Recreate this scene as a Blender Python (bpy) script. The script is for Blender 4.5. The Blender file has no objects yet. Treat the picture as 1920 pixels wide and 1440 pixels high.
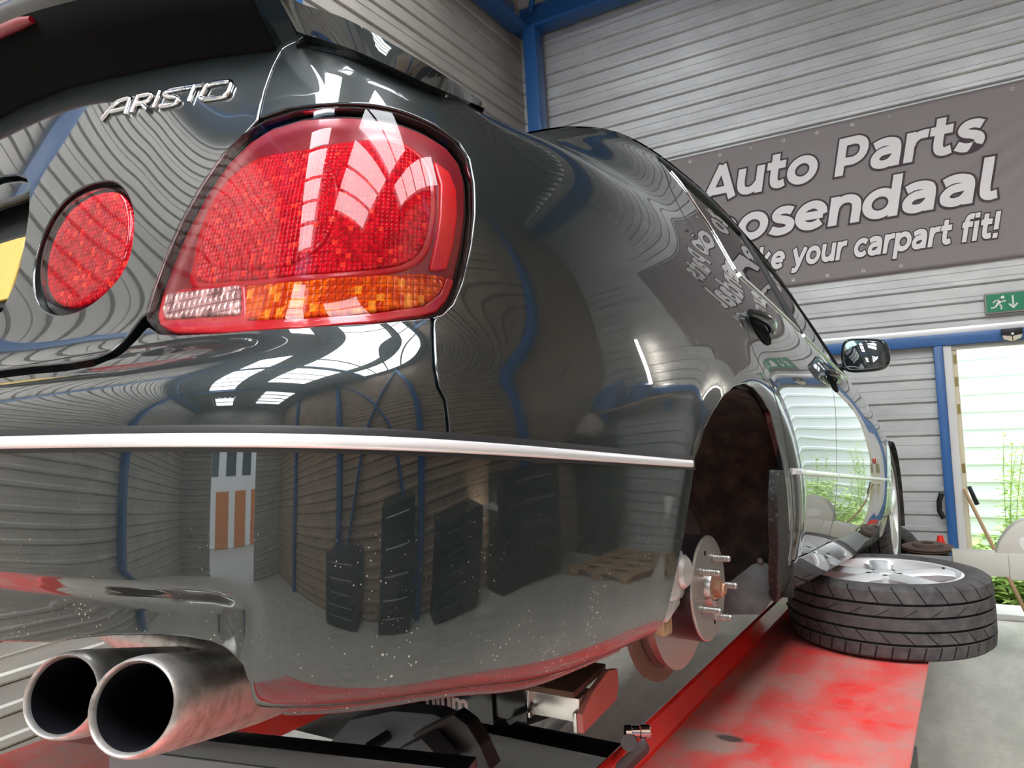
import bpy, bmesh, math, random
import numpy as np
from mathutils import Vector, Matrix
from mathutils.bvhtree import BVHTree
from mathutils.geometry import delaunay_2d_cdt

random.seed(7)
SC = bpy.context.scene
COL = SC.collection
pi = math.pi

# ------------------------------------------------------------------ camera
EYE = Vector((0.0, 0.0, 1.75))          # eye height above the workshop floor
FPX = 1331.0                            # focal length for a 1920 px wide frame


def camera_axes(yaw, pitch, roll):
    cy, sy = math.cos(yaw), math.sin(yaw)
    f = Vector((-sy * math.cos(pitch), cy * math.cos(pitch), math.sin(pitch)))
    r = Vector((cy, sy, 0)); u = r.cross(f)
    cr, sr = math.cos(roll), math.sin(roll)
    return cr * r + sr * u, -sr * r + cr * u, f


AX_R, AX_U, AX_F = camera_axes(math.radians(30.0), math.radians(1.98), math.radians(-3.326))
cam_data = bpy.data.cameras.new('camera')
cam = bpy.data.objects.new('camera', cam_data)
COL.objects.link(cam)
m = Matrix.Identity(4)
for i in range(3):
    m[i][0], m[i][1], m[i][2], m[i][3] = AX_R[i], AX_U[i], -AX_F[i], EYE[i]
cam.matrix_world = m
cam_data.sensor_width = 36.0
cam_data.lens = FPX / 1920.0 * 36.0
cam_data.clip_start = 0.02
SC.camera = cam

# ------------------------------------------------------------------ sky, exposure
world = bpy.data.worlds.new('overcast_sky')
SC.world = world
world.use_nodes = True
bg = world.node_tree.nodes['Background']
bg.inputs[0].default_value = (0.86, 0.93, 1.0, 1)
bg.inputs[1].default_value = 3.6
SC.view_settings.view_transform = 'Standard'
SC.view_settings.look = 'None'
SC.view_settings.exposure = 0.85
SC.view_settings.gamma = 1.0
SC.view_settings.use_curve_mapping = False
SC.cycles.use_denoising = True
SC.cycles.max_bounces = 10
SC.cycles.diffuse_bounces = 4
SC.cycles.glossy_bounces = 5
SC.cycles.transmission_bounces = 6
SC.cycles.transparent_max_bounces = 12
SC.cycles.sample_clamp_indirect = 8.0
SC.cycles.caustics_reflective = False
SC.cycles.caustics_refractive = False


def area(name, loc, rot, sx, sy, power, color=(1, 1, 1)):
    d = bpy.data.lights.new(name, 'AREA')
    d.shape = 'RECTANGLE'; d.size = sx; d.size_y = sy; d.energy = power; d.color = color
    o = bpy.data.objects.new(name, d); COL.objects.link(o)
    o.location = loc; o.rotation_euler = rot
    return o

# ------------------------------------------------------------------ helpers
def mat(name, color=(.5, .5, .5), rough=.5, metal=0.0, coat=0.0, coat_rough=.03, coat_ior=1.5, spec=.5):
    mt = bpy.data.materials.new(name); mt.use_nodes = True
    b = mt.node_tree.nodes['Principled BSDF']
    b.inputs['Base Color'].default_value = (*color, 1)
    b.inputs['Roughness'].default_value = rough
    b.inputs['Metallic'].default_value = metal
    b.inputs['Coat Weight'].default_value = coat
    b.inputs['Coat Roughness'].default_value = coat_rough
    b.inputs['Coat IOR'].default_value = coat_ior
    b.inputs['Specular IOR Level'].default_value = spec
    return mt


class NT:
    """a short hand for node trees"""
    def __init__(s, mt):
        s.t = mt.node_tree; s.b = s.t.nodes.get('Principled BSDF'); s.out = s.t.nodes['Material Output']

    def n(s, typ, **kw):
        nd = s.t.nodes.new('ShaderNode' + typ)
        for k, v in kw.items():
            if k.startswith('i_'):
                key = k[2:]
                key = int(key) if key.isdigit() else key.replace('_', ' ')
                nd.inputs[key].default_value = v
            else:
                setattr(nd, k, v)
        return nd

    def l(s, a, b): s.t.links.new(a, b)

    def coord(s, which='Object'): return s.n('TexCoord').outputs[which]

    def mapping(s, vec, scale=(1, 1, 1), loc=(0, 0, 0)):
        mp = s.n('Mapping'); mp.inputs['Scale'].default_value = scale; mp.inputs['Location'].default_value = loc
        s.l(vec, mp.inputs['Vector']); return mp.outputs[0]

    def noise(s, vec, scale=5, detail=4, rough=.55):
        nd = s.n('TexNoise'); nd.inputs['Scale'].default_value = scale
        nd.inputs['Detail'].default_value = detail; nd.inputs['Roughness'].default_value = rough
        if vec is not None: s.l(vec, nd.inputs['Vector'])
        return nd.outputs['Fac']

    def vor(s, vec, scale=50, rnd=1.0, feature='F1'):
        nd = s.n('TexVoronoi'); nd.feature = feature
        nd.inputs['Scale'].default_value = scale; nd.inputs['Randomness'].default_value = rnd
        s.l(vec, nd.inputs['Vector']); return nd.outputs['Distance']

    def ramp(s, fac, p0, p1, c0=(0, 0, 0, 1), c1=(1, 1, 1, 1)):
        r = s.n('ValToRGB'); e = r.color_ramp.elements
        e[0].position = p0; e[0].color = c0; e[1].position = p1; e[1].color = c1
        s.l(fac, r.inputs[0]); return r.outputs[0]

    def mix(s, fac, a, b):
        mx = s.n('MixRGB')
        for sock, v in ((mx.inputs[0], fac), (mx.inputs[1], a), (mx.inputs[2], b)):
            if hasattr(v, 'is_linked'): s.l(v, sock)
            elif isinstance(v, (int, float)): sock.default_value = v
            else: sock.default_value = (*v[:3], 1)
        return mx.outputs[0]

    def math(s, op, a, b=0.0, c=None):
        nd = s.n('Math', operation=op)
        for k, v in enumerate((a, b, c)):
            if v is None: continue
            if hasattr(v, 'is_linked'): s.l(v, nd.inputs[k])
            else: nd.inputs[k].default_value = v
        return nd.outputs[0]

    def sep(s, vec):
        nd = s.n('SeparateXYZ'); s.l(vec, nd.inputs[0]); return nd.outputs

    def bump(s, h, strength=.3, dist=.01, target=None):
        bp = s.n('Bump'); bp.inputs['Strength'].default_value = strength; bp.inputs['Distance'].default_value = dist
        s.l(h, bp.inputs['Height']); s.l(bp.outputs[0], (target or s.b.inputs['Normal'])); return bp.outputs[0]


def new_obj(name, me, material=None, parent=None):
    o = bpy.data.objects.new(name, me); COL.objects.link(o)
    if material is not None:
        for mm in (material if isinstance(material, (list, tuple)) else [material]): me.materials.append(mm)
    if parent is not None: o.parent = parent
    return o


def tag(o, label=None, cat=None, group=None, kind=None):
    if label: o['label'] = label
    if cat: o['category'] = cat
    if group: o['group'] = group
    if kind: o['kind'] = kind
    return o


def empty(name, loc=(0, 0, 0), rot=(0, 0, 0)):
    o = bpy.data.objects.new(name, None); COL.objects.link(o)
    o.location = loc; o.rotation_euler = rot; o.empty_display_size = .1
    return o


def bm_obj(name, bm, material=None, parent=None, smooth=30):
    bmesh.ops.recalc_face_normals(bm, faces=bm.faces)
    me = bpy.data.meshes.new(name); bm.to_mesh(me); bm.free()
    if smooth is not None:
        me.polygons.foreach_set('use_smooth', [True] * len(me.polygons))
        me.set_sharp_from_angle(angle=math.radians(smooth))
    return new_obj(name, me, material, parent)


def add_box(bm, lo, hi, bevel=0.0, M=None, seg=2):
    lo = Vector(lo); hi = Vector(hi)
    r = bmesh.ops.create_cube(bm, size=1.0)
    vs = r['verts']
    for v in vs:
        v.co = Vector([(lo[i] + hi[i]) / 2 + v.co[i] * (hi[i] - lo[i]) for i in range(3)])
    if bevel > 0:
        es = list({e for v in vs for e in v.link_edges})
        rb = bmesh.ops.bevel(bm, geom=es, offset=bevel, segments=seg, profile=.5, affect='EDGES')
        vs = list({v for f in rb['faces'] for v in f.verts} | {v for v in vs if v.is_valid})
    if M is not None:
        for v in vs: v.co = M @ v.co
    return vs


def box(name, lo, hi, material, parent=None, bevel=0.0, M=None):
    bm = bmesh.new(); add_box(bm, lo, hi, bevel, M)
    return bm_obj(name, bm, material, parent)


def frame_on(axis):
    a = Vector(axis).normalized()
    t = Vector((0, 0, 1)) if abs(a.z) < .9 else Vector((1, 0, 0))
    u = t.cross(a).normalized(); w = a.cross(u)
    return a, u, w


def add_lathe(bm, prof, origin, axis, n=48, closed=False, ang0=0.0, ang1=2 * pi, uref=None):
    """prof: (along axis, radius)"""
    a, u, w = frame_on(axis)
    if uref is not None:
        u = Vector(uref); u = (u - a * u.dot(a)).normalized(); w = a.cross(u)
    o = Vector(origin); rings = []
    full = abs(ang1 - ang0 - 2 * pi) < 1e-6
    cnt = n if full else n + 1
    for k in range(cnt):
        th = ang0 + (ang1 - ang0) * k / n
        d = u * math.cos(th) + w * math.sin(th)
        rings.append([bm.verts.new(o + a * h + d * r) for h, r in prof])
    mcount = len(prof)
    for k in range(n):
        A = rings[k]; B = rings[(k + 1) % cnt]
        for i in range(mcount if closed else mcount - 1):
            j = (i + 1) % mcount
            try: bm.faces.new((A[i], A[j], B[j], B[i]))
            except ValueError: pass
    return rings


def lathe(name, prof, origin, axis, material, parent=None, n=48, closed=False, smooth=35, uref=None):
    bm = bmesh.new(); add_lathe(bm, prof, origin, axis, n, closed, uref=uref)
    bmesh.ops.remove_doubles(bm, verts=bm.verts, dist=1e-6)
    return bm_obj(name, bm, material, parent, smooth)


def add_tube(bm, pts, r, n=12, cap=True):
    pts = [Vector(p) for p in pts]; rings = []
    up = None
    for i, p in enumerate(pts):
        t = (pts[min(i + 1, len(pts) - 1)] - pts[max(i - 1, 0)]).normalized()
        if up is None: _, up, _w = frame_on(t)
        u = (up - t * up.dot(t)).normalized(); up = u; w = t.cross(u)
        rr = r[i] if isinstance(r, (list, tuple)) else r
        rings.append([bm.verts.new(p + (u * math.cos(2 * pi * k / n) + w * math.sin(2 * pi * k / n)) * rr) for k in range(n)])
    for A, B in zip(rings, rings[1:]):
        for k in range(n): bm.faces.new((A[k], A[(k + 1) % n], B[(k + 1) % n], B[k]))
    if cap:
        bm.faces.new(rings[0][::-1]); bm.faces.new(rings[-1])


def tube(name, pts, r, material, parent=None, n=12):
    bm = bmesh.new(); add_tube(bm, pts, r, n)
    return bm_obj(name, bm, material, parent, 50)


def add_prism(bm, outline, depth_vec):
    """closed outline of 3-D points pushed along depth_vec"""
    d = Vector(depth_vec)
    A = [bm.verts.new(Vector(p)) for p in outline]; B = [bm.verts.new(Vector(p) + d) for p in outline]
    n = len(A)
    bm.faces.new(A[::-1]); bm.faces.new(B)
    for i in range(n): bm.faces.new((A[i], A[(i + 1) % n], B[(i + 1) % n], B[i]))
    return A + B


def prism(name, outline, depth_vec, material, parent=None, bevel=0.0, smooth=30):
    bm = bmesh.new(); vs = add_prism(bm, outline, depth_vec)
    if bevel: bmesh.ops.bevel(bm, geom=list(bm.edges), offset=bevel, segments=2, profile=.5, affect='EDGES')
    return bm_obj(name, bm, material, parent, smooth)


def smooth_closed(pts, sub=6):
    """catmull-rom through a closed list of points"""
    P = [np.array(p, float) for p in pts]; n = len(P); out = []
    for i in range(n):
        a, b, c, d = P[i - 1], P[i], P[(i + 1) % n], P[(i + 2) % n]
        for k in range(sub):
            t = k / sub
            out.append(.5 * (2 * b + (c - a) * t + (2 * a - 5 * b + 4 * c - d) * t * t + (3 * b - a - 3 * c + d) * t ** 3))
    return np.array(out)


def smooth_open(pts, sub=6):
    P = [np.array(p, float) for p in pts]
    P = [2 * P[0] - P[1]] + P + [2 * P[-1] - P[-2]]; out = []
    for i in range(1, len(P) - 2):
        a, b, c, d = P[i - 1:i + 3]
        for k in range(sub):
            t = k / sub
            out.append(.5 * (2 * b + (c - a) * t + (2 * a - 5 * b + 4 * c - d) * t * t + (3 * b - a - 3 * c + d) * t ** 3))
    out.append(P[-2]); return np.array(out)


def text_mesh(name, body, size, extrude, material, parent=None, shear=0.0, offset=0.0, spacing=1.0, align='LEFT', bevel=0.0, res=4):
    cu = bpy.data.curves.new(name, 'FONT'); cu.body = body; cu.size = size; cu.extrude = extrude
    cu.shear = shear; cu.offset = offset; cu.space_character = spacing; cu.align_x = align; cu.bevel_depth = bevel
    cu.resolution_u = res
    tmp = bpy.data.objects.new(name, cu); COL.objects.link(tmp)
    dg = bpy.context.evaluated_depsgraph_get()
    me = bpy.data.meshes.new_from_object(tmp.evaluated_get(dg))
    bpy.data.objects.remove(tmp); bpy.data.curves.remove(cu)
    return new_obj(name, me, material, parent)

# ------------------------------------------------------------------ materials
def paint_material():
    mt = mat('green_black_paint', (.006, .0105, .011), .40, .25, 1.0, .012, 1.70, .15)
    t = NT(mt); co = t.coord('Object'); xyz = t.sep(co)
    # road dirt: fine specks and a dusty film that thickens towards the lower bumper
    d1 = t.vor(co, 210); d2 = t.vor(co, 95)
    low = t.ramp(xyz[2], 0.0, 1.0)
    lowm = t.n('MapRange'); lowm.inputs['From Min'].default_value = .46; lowm.inputs['From Max'].default_value = .26
    t.l(xyz[2], lowm.inputs['Value']); low = lowm.outputs[0]
    rearm = t.n('MapRange'); rearm.inputs['From Min'].default_value = .4; rearm.inputs['From Max'].default_value = -.2
    t.l(xyz[1], rearm.inputs['Value']); low = t.math('MULTIPLY', low, rearm.outputs[0])
    pn = t.noise(co, 14, 3)
    dens = t.math('MULTIPLY', low, t.ramp(pn, .38, .62))
    thr = t.math('MULTIPLY_ADD', dens, .24, .014)
    sp = t.math('LESS_THAN', d1, thr)
    keep = t.math('GREATER_THAN', t.noise(co, 130, 1), .49)
    sp = t.math('MULTIPLY', sp, keep)
    sp2 = t.math('MULTIPLY', t.math('LESS_THAN', d2, t.math('MULTIPLY', dens, .17)), t.math('GREATER_THAN', t.noise(co, 60, 1), .53))
    sp = t.math('MAXIMUM', sp, sp2)
    film = t.math('MULTIPLY', t.math('MULTIPLY', dens, t.noise(co, 160, 2)), .10)
    film0 = t.math('MULTIPLY', t.noise(co, 3, 4), .02)
    film = t.math('ADD', film, film0)
    c1 = t.mix(film, (.006, .0105, .011), (.30, .29, .27))
    c2 = t.mix(t.math('MULTIPLY', sp, .75), c1, (.55, .53, .46))
    t.l(c2, t.b.inputs['Base Color'])
    t.l(t.math('SUBTRACT', 1.0, t.math('MULTIPLY', sp, .9)), t.b.inputs['Coat Weight'])
    t.l(t.math('MULTIPLY_ADD', dens, .035, .012), t.b.inputs['Coat Roughness'])
    # the slightly wavy pressed metal
    t.bump(t.noise(co, 4.5, 2), .05, .004, t.b.inputs['Coat Normal'])
    return mt


def glass_material(name, tint, ior=1.5, rough=.0):
    mt = bpy.data.materials.new(name); mt.use_nodes = True
    tr = mt.node_tree; tr.nodes.clear()
    out = tr.nodes.new('ShaderNodeOutputMaterial'); mx = tr.nodes.new('ShaderNodeMixShader')
    fr = tr.nodes.new('ShaderNodeFresnel'); fr.inputs['IOR'].default_value = ior
    tp = tr.nodes.new('ShaderNodeBsdfTransparent'); tp.inputs[0].default_value = (*tint, 1)
    gl = tr.nodes.new('ShaderNodeBsdfGlossy'); gl.inputs['Roughness'].default_value = rough
    L = tr.links.new
    L(fr.outputs[0], mx.inputs[0]); L(tp.outputs[0], mx.inputs[1]); L(gl.outputs[0], mx.inputs[2]); L(mx.outputs[0], out.inputs[0])
    return mt


def facet_material(name, c_hi, c_lo, cell=.008, aspect=1.0, rough=.15, metal=.0, strength=.9, spark=None, spark_at=.93):
    """moulded lamp optics: a grid of little pillows"""
    mt = mat(name, c_hi, rough, metal, .12, .05, spec=.3)
    t = NT(mt); uv = t.n('UVMap'); uv.uv_map = 'skin'
    xyz = t.sep(uv.outputs[0])
    fx = t.math('FRACT', t.math('MULTIPLY', xyz[0], 1 / cell)); fy = t.math('FRACT', t.math('MULTIPLY', xyz[1], 1 / (cell * aspect)))
    px = t.math('PINGPONG', t.math('MULTIPLY', fx, 1.0), .5); py = t.math('PINGPONG', fy, .5)
    h = t.math('MULTIPLY', t.math('POWER', px, .6), t.math('POWER', py, .6))
    t.bump(h, strength, cell * .5)
    vn = t.n('TexVoronoi'); vn.inputs['Scale'].default_value = 1 / cell; vn.inputs['Randomness'].default_value = .25
    cmb = t.n('CombineXYZ'); t.l(xyz[0], cmb.inputs[0]); t.l(t.math('MULTIPLY', xyz[1], 1 / aspect), cmb.inputs[1]); t.l(cmb.outputs[0], vn.inputs['Vector'])
    k = t.ramp(t.sep(vn.outputs['Color'])[0], .25, .85)
    edge = t.math('LESS_THAN', t.math('MINIMUM', px, py), .07)
    c = t.mix(k, c_lo, c_hi)
    c = t.mix(t.math('MULTIPLY', edge, .6), c, tuple(v * .35 for v in c_lo))
    if spark:
        hot = t.math('GREATER_THAN', t.sep(vn.outputs['Color'])[1], spark_at); c = t.mix(hot, c, spark)  # glints of scattered cells put into the base colour
    t.l(c, t.b.inputs['Base Color'])
    return mt


M = {}
M['paint'] = paint_material()
M['black'] = mat('satin_black', (.006, .006, .007), .45)
M['void'] = mat('dull_black', (.003, .003, .003), .9, spec=.1)
M['rubber_seal'] = mat('rubber_seal', (.010, .010, .011), .5)
M['chrome'] = mat('chrome', (.80, .80, .82), .06, 1.0)
M['moulding'] = mat('bright_moulding', (.88, .87, .88), .25, .45, .5)
M['glass_dark'] = glass_material('tinted_glass', (.10, .11, .11), 1.55)
M['lens'] = glass_material('clear_lens', (.98, .78, .80), 1.30, .01)
M['mirror'] = mat('mirror_glass', (.34, .46, .42), .02, 1.0)
M['lamp_red'] = mat('red_lamp_plastic', (.50, .002, .014), .25, 0, .6, .05)
M['lamp_deep'] = mat('deep_red_lamp_plastic', (.20, .001, .010), .3, 0, .6, .05)
M['lamp_bright'] = mat('plain_red_reflector', (.80, .004, .010), .3, 0, .6, .05)
M['red_facets'] = facet_material('red_lamp_optics', (.86, .006, .024), (.52, .003, .015), .0056, .7, spark=(1, .07, .04), spark_at=.95)
M['orange_facets'] = facet_material('orange_lamp_optics', (1.0, .22, .004), (.70, .07, .002), .0075, .9, spark=(1, .45, .03), spark_at=.88)
M['clear_facets'] = facet_material('clear_lamp_optics', (.74, .62, .58), (.30, .21, .20), .0085, 1.0, metal=.3, spark=(1, .9, .8), spark_at=.85)

# ------------------------------------------------------------------ the workshop
def sight_w(px, py): return AX_R * ((px - 960) / FPX) - AX_U * ((py - 720) / FPX) + AX_F
def wx(px, py, X): d = sight_w(px, py); return EYE + d * ((X - EYE.x) / d.x)
def wy(px, py, Y): d = sight_w(px, py); return EYE + d * ((Y - EYE.y) / d.y)
def wz_(px, py, Z): d = sight_w(px, py); return EYE + d * ((Z - EYE.z) / d.z)


def steel_sheet(name, base, dark, rough=.34, metal=.75):
    mt = mat(name, base, rough, metal)
    t = NT(mt); co = t.coord('Object')
    n1 = t.noise(t.mapping(co, (1.0, 1.0, 2.4)), 1.6, 5, .6)
    n2 = t.noise(t.mapping(co, (3, 3, 30)), 2.0, 3)
    f = t.ramp(n1, .36, .66)
    t.l(t.mix(f, dark, base), t.b.inputs['Base Color'])
    t.l(t.math('MULTIPLY_ADD', n2, .16, rough - .08), t.b.inputs['Roughness'])
    t.bump(t.noise(co, 3.0, 2), .06, .02)
    return mt


M['sheet_far'] = steel_sheet('galvanised_sheet', (.66, .665, .645), (.51, .51, .50), .50, .40)
M['sheet_left'] = steel_sheet('warm_galvanised_sheet', (.55, .515, .455), (.43, .405, .37), .5, .3)  # darker, warmer tone than the far wall's sheet
M['sheet_brown'] = steel_sheet('brown_sheet', (.52, .37, .26), (.40, .28, .195), .5, .05)
M['blue'] = mat('blue_steel_paint', (.024, .125, .36), .42, 0, .25, .15)
M['white_frame'] = mat('white_frame_paint', (.74, .72, .68), .45)
M['cream'] = mat('cream_frame_paint', (.68, .62, .44), .5)
M['concrete'] = mat('workshop_concrete', (.30, .29, .25), .62)
t = NT(M['concrete']); co = t.coord('Object')
a = t.noise(t.mapping(co, (2.2, .7, 1)), 3.2, 7, .62); b = t.noise(co, 26, 5)
c1 = t.mix(t.ramp(a, .34, .68), (.44, .42, .36), (.62, .59, .51))
t.l(t.mix(t.math('MULTIPLY', t.ramp(b, .52, .72), .35), c1, (.30, .28, .24)), t.b.inputs['Base Color'])
t.l(t.math('MULTIPLY_ADD', a, .3, .35), t.b.inputs['Roughness']); t.bump(b, .08, .004)


def rib_profile(z0, z1, pitch=.436):
    """heights and depths of the shallow ribs of a liner sheet"""
    pts = [(z0, 0.0)]; z = z0
    while z < z1 - .02:
        for o in (0.0, .128, .256):
            a = z + .062 + o; pts += [(a - .005, 0), (a - .0046, -.009), (a - .0006, -.009), (a, 0), (a + .012, .013), (a + .040, .013), (a + .049, 0)]
        z += pitch; pts += [(z - .010, 0), (z - .006, .004), (z, .004), (z + .001, 0)]
    pts = [p for p in pts if p[0] < z1]; pts.append((z1, 0)); return pts


def ribbed(bm, origin, along, length, z0, z1, inward, back=.10):
    """ribbed sheet with its own thickness"""
    o = Vector(origin); al = Vector(along); inn = Vector(inward)
    zs = [(z, d) for z, d in rib_profile(-.02, 6.6) if z0 < z < z1]
    pr = [(z0, 0)] + zs + [(z1, 0)]
    A = [bm.verts.new(o + Vector((0, 0, z)) + inn * d) for z, d in pr]
    B = [bm.verts.new(o + al * length + Vector((0, 0, z)) + inn * d) for z, d in pr]
    for i in range(len(pr) - 1): bm.faces.new((A[i], A[i + 1], B[i + 1], B[i]))
    C = [bm.verts.new(o + al * l + Vector((0, 0, z)) - inn * back) for l, z in ((0, z0), (0, z1), (length, z1), (length, z0))]
    bm.faces.new(C)
    bm.faces.new([A[0], B[0], C[3], C[0]]); bm.faces.new([A[-1], B[-1], C[2], C[1]])
    bm.faces.new([C[0], C[1]] + A[::-1]); bm.faces.new([C[3], C[2]] + B[::-1])


XL, XR, YF, YB, ZC = -3.36, 3.1, 6.40, -8.0, 6.05
DX0, DX1, DZ = .235, 1.22, 2.037

bm = bmesh.new()
ribbed(bm, (XL - .1, YF, 0), (1, 0, 0), DX0 - XL + .1, 0, DZ, (0, -1, 0))
ribbed(bm, (XL - .1, YF, 0), (1, 0, 0), XR - XL + .2, DZ, ZC, (0, -1, 0))
ribbed(bm, (DX1, YF, 0), (1, 0, 0), XR - DX1 + .1, 0, DZ, (0, -1, 0))
tag(bm_obj('wall_far', bm, M['sheet_far'], None, 10), kind='structure')
bm = bmesh.new(); ribbed(bm, (XL, YB, 0), (0, 1, 0), YF - YB, 0, ZC, (1, 0, 0))
tag(bm_obj('wall_left', bm, M['sheet_left'], None, 10), kind='structure')
bm = bmesh.new(); ribbed(bm, (XR, YB, 0), (0, 1, 0), YF - YB, 0, ZC, (-1, 0, 0))
tag(bm_obj('wall_right', bm, M['sheet_brown'], None, 10), kind='structure')
# rear wall with a wide open vehicle door
GX0, GX1, GZ1 = -2.1, .9, 3.3
bm = bmesh.new()
ribbed(bm, (XL - .1, YB, 0), (1, 0, 0), GX0 - XL + .1, 0, GZ1, (0, 1, 0))
ribbed(bm, (XL - .1, YB, 0), (1, 0, 0), XR - XL + .2, GZ1, ZC, (0, 1, 0))
ribbed(bm, (GX1, YB, 0), (1, 0, 0), XR - GX1 + .1, 0, GZ1, (0, 1, 0))
tag(bm_obj('wall_back', bm, M['sheet_left'], None, 10), kind='structure')
tag(box('floor', (XL - .1, YB - .1, -.12), (XR + .1, YF + .1, 0), M['concrete']), kind='structure')

# roof deck with translucent strips
M['deck'] = mat('roof_deck', (.24, .21, .18), .6, .2)
t = NT(M['deck']); co = t.coord('Object')
t.l(t.mix(t.ramp(t.noise(t.mapping(co, (1, 6, 1)), 3, 5), .35, .65), (.14, .12, .10), (.34, .30, .26)), t.b.inputs['Base Color'])
M['skylight'] = bpy.data.materials.new('translucent_roof_sheet'); M['skylight'].use_nodes = True
nt = M['skylight'].node_tree; nt.nodes.clear()
em = nt.nodes.new('ShaderNodeEmission'); em.inputs[0].default_value = (.93, .97, 1, 1); em.inputs[1].default_value = 13.0
ou = nt.nodes.new('ShaderNodeOutputMaterial'); nt.links.new(em.outputs[0], ou.inputs[0])
SKY = [(.40, -.85, 2.0, 3.5), (-2.2, -1.6, 1.0, 4.2), (-2.5, 3.1, .8, 2.0), (2.3, .9, 1.0, 2.6), (1.0, -5.4, 2.0, 2.6), (-2.0, -6.2, 1.0, 1.8)]     # x, y centre, width, length; third strip added to light the walls


def deck_profile(x0, x1, pitch=.25):
    pts = []; x = x0
    while x < x1:
        pts += [(x, 0), (x + .09, 0), (x + .12, .05), (x + .22, .05)]; x += pitch
    pts.append((x1, 0)); return [p for p in pts if p[0] <= x1]


cuts_y = sorted({YB - .1, YF + .1} | {s[1] - s[3] / 2 for s in SKY} | {s[1] + s[3] / 2 for s in SKY})
bm = bmesh.new()
dp = deck_profile(XL - .1, XR + .1)
for ya, yb in zip(cuts_y, cuts_y[1:]):
    ym = (ya + yb) / 2
    for (xa, za), (xb, zb) in zip(dp, dp[1:]):
        xm = (xa + xb) / 2
        if any(abs(xm - s[0]) < s[2] / 2 and abs(ym - s[1]) < s[3] / 2 for s in SKY): continue
        if xb - xa < 1e-6: continue
        f = [bm.verts.new(p) for p in ((xa, ya, ZC + za), (xb, ya, ZC + zb), (xb, yb, ZC + zb), (xa, yb, ZC + za))]
        bm.faces.new(f)
bmesh.ops.remove_doubles(bm, verts=bm.verts, dist=1e-4)
tag(bm_obj('ceiling', bm, M['deck'], None, 20), kind='structure')
for i, (x, y, w, l) in enumerate(SKY):
    o = box('window_%d' % (i + 1), (x - w / 2, y - l / 2, ZC + .02), (x + w / 2, y + l / 2, ZC + .04), M['skylight']); tag(o, kind='structure')
    bm = bmesh.new()
    n = max(2, int(l / .62))
    for k in range(n + 1): add_box(bm, (x - w / 2, y - l / 2 + l * k / n - .025, ZC - .08), (x + w / 2, y - l / 2 + l * k / n + .025, ZC - .002))
    for dx in (-.5, .5): add_box(bm, (x + dx * w - .03, y - l / 2, ZC - .05), (x + dx * w + .03, y + l / 2, ZC + .0))
    tag(bm_obj('trim_%d' % (i + 20), bm, M['black']), kind='structure')

# blue steel frame: corner post, eaves beams, lintel, door post
box_b = lambda n, lo, hi: tag(box(n, lo, hi, M['blue'], None, .006), kind='structure')
box_b('trim_1', (-3.205, 6.16, 0), (-3.065, 6.32, 5.50))
box_b('trim_2', (-3.30, 6.16, 5.50), (XR, 6.36, 5.53)); box_b('trim_3', (-3.30, 6.30, 5.53), (XR, 6.36, 5.80))
box_b('trim_4', (-3.33, YB, 5.50), (-3.13, 6.16, 5.53)); box_b('trim_5', (-3.33, YB, 5.53), (-3.27, 6.16, 5.80))
box_b('trim_6', (-2.9, 6.31, DZ), (XR, 6.38, DZ + .088))
box_b('trim_7', (.087, 6.31, 0), (.148, 6.385, DZ))
for k, y in enumerate((3.1, -.3, -3.7)): box_b('trim_%d' % (8 + k), (-3.33, y - .08, 0), (-3.18, y + .08, 5.50))
for k, y in enumerate((4.4, 1.2, -2.0, -5.2)): box_b('trim_%d' % (40 + k), (XR - .18, y - .09, 0), (XR - .02, y + .09, 6.0))
tag(tube('trim_50', [(XR - .12, 1.2, 5.8), (XR - .12, -2.0, .3)], .05, M['blue']), kind='structure')
tag(tube('trim_51', [(XR - .10, -2.0, 5.8), (XR - .10, 1.2, .3)], .05, M['blue']), kind='structure')
tag(tube('trim_52', [(-3.13, 6.22, 5.70), (-2.75, 5.8, 6.05)], .03, M['blue']), kind='structure')
box_b('trim_53', (XL, 2.9, 5.75), (XR, 3.1, 6.02)); box_b('trim_54', (XL, -.5, 5.75), (XR, -.3, 6.02)); box_b('trim_55', (XL, -3.9, 5.75), (XR, -3.7, 6.02))
# bright flashing above the lintel
tag(box('trim_12', (-2.9, 6.355, DZ + .088), (XR, 6.392, DZ + .135), mat('bright_flashing', (.80, .80, .78), .3, .5), None, .002), kind='structure')
# fire door frame and threshold
fr = bmesh.new()
add_box(fr, (.150, 6.33, 0), (.205, 6.45, DZ), .004); add_box(fr, (DX1 - .02, 6.33, 0), (DX1 + .05, 6.45, DZ), .004); add_box(fr, (.205, 6.36, DZ - .035), (DX1, 6.46, DZ), .004)
tag(bm_obj('door_1', fr, M['white_frame']), kind='structure')
fr = bmesh.new(); add_box(fr, (.206, 6.38, .0), (.240, 6.50, DZ - .036), .003)
tag(bm_obj('trim_13', fr, M['cream']), kind='structure')
for k, z in enumerate((1.93, 1.76, 1.55, 1.1)):
    tag(box('trim_%d' % (14 + k), (.214, 6.374, z - .035), (.234, 6.381, z + .035), mat('brass_plate', (.30, .24, .10), .4, .8)), kind='structure')
tag(box('trim_19', (.24, 6.28, 0), (DX1, 6.56, .045), mat('threshold_grey', (.62, .60, .56), .5), None, .006), kind='structure')

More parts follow.
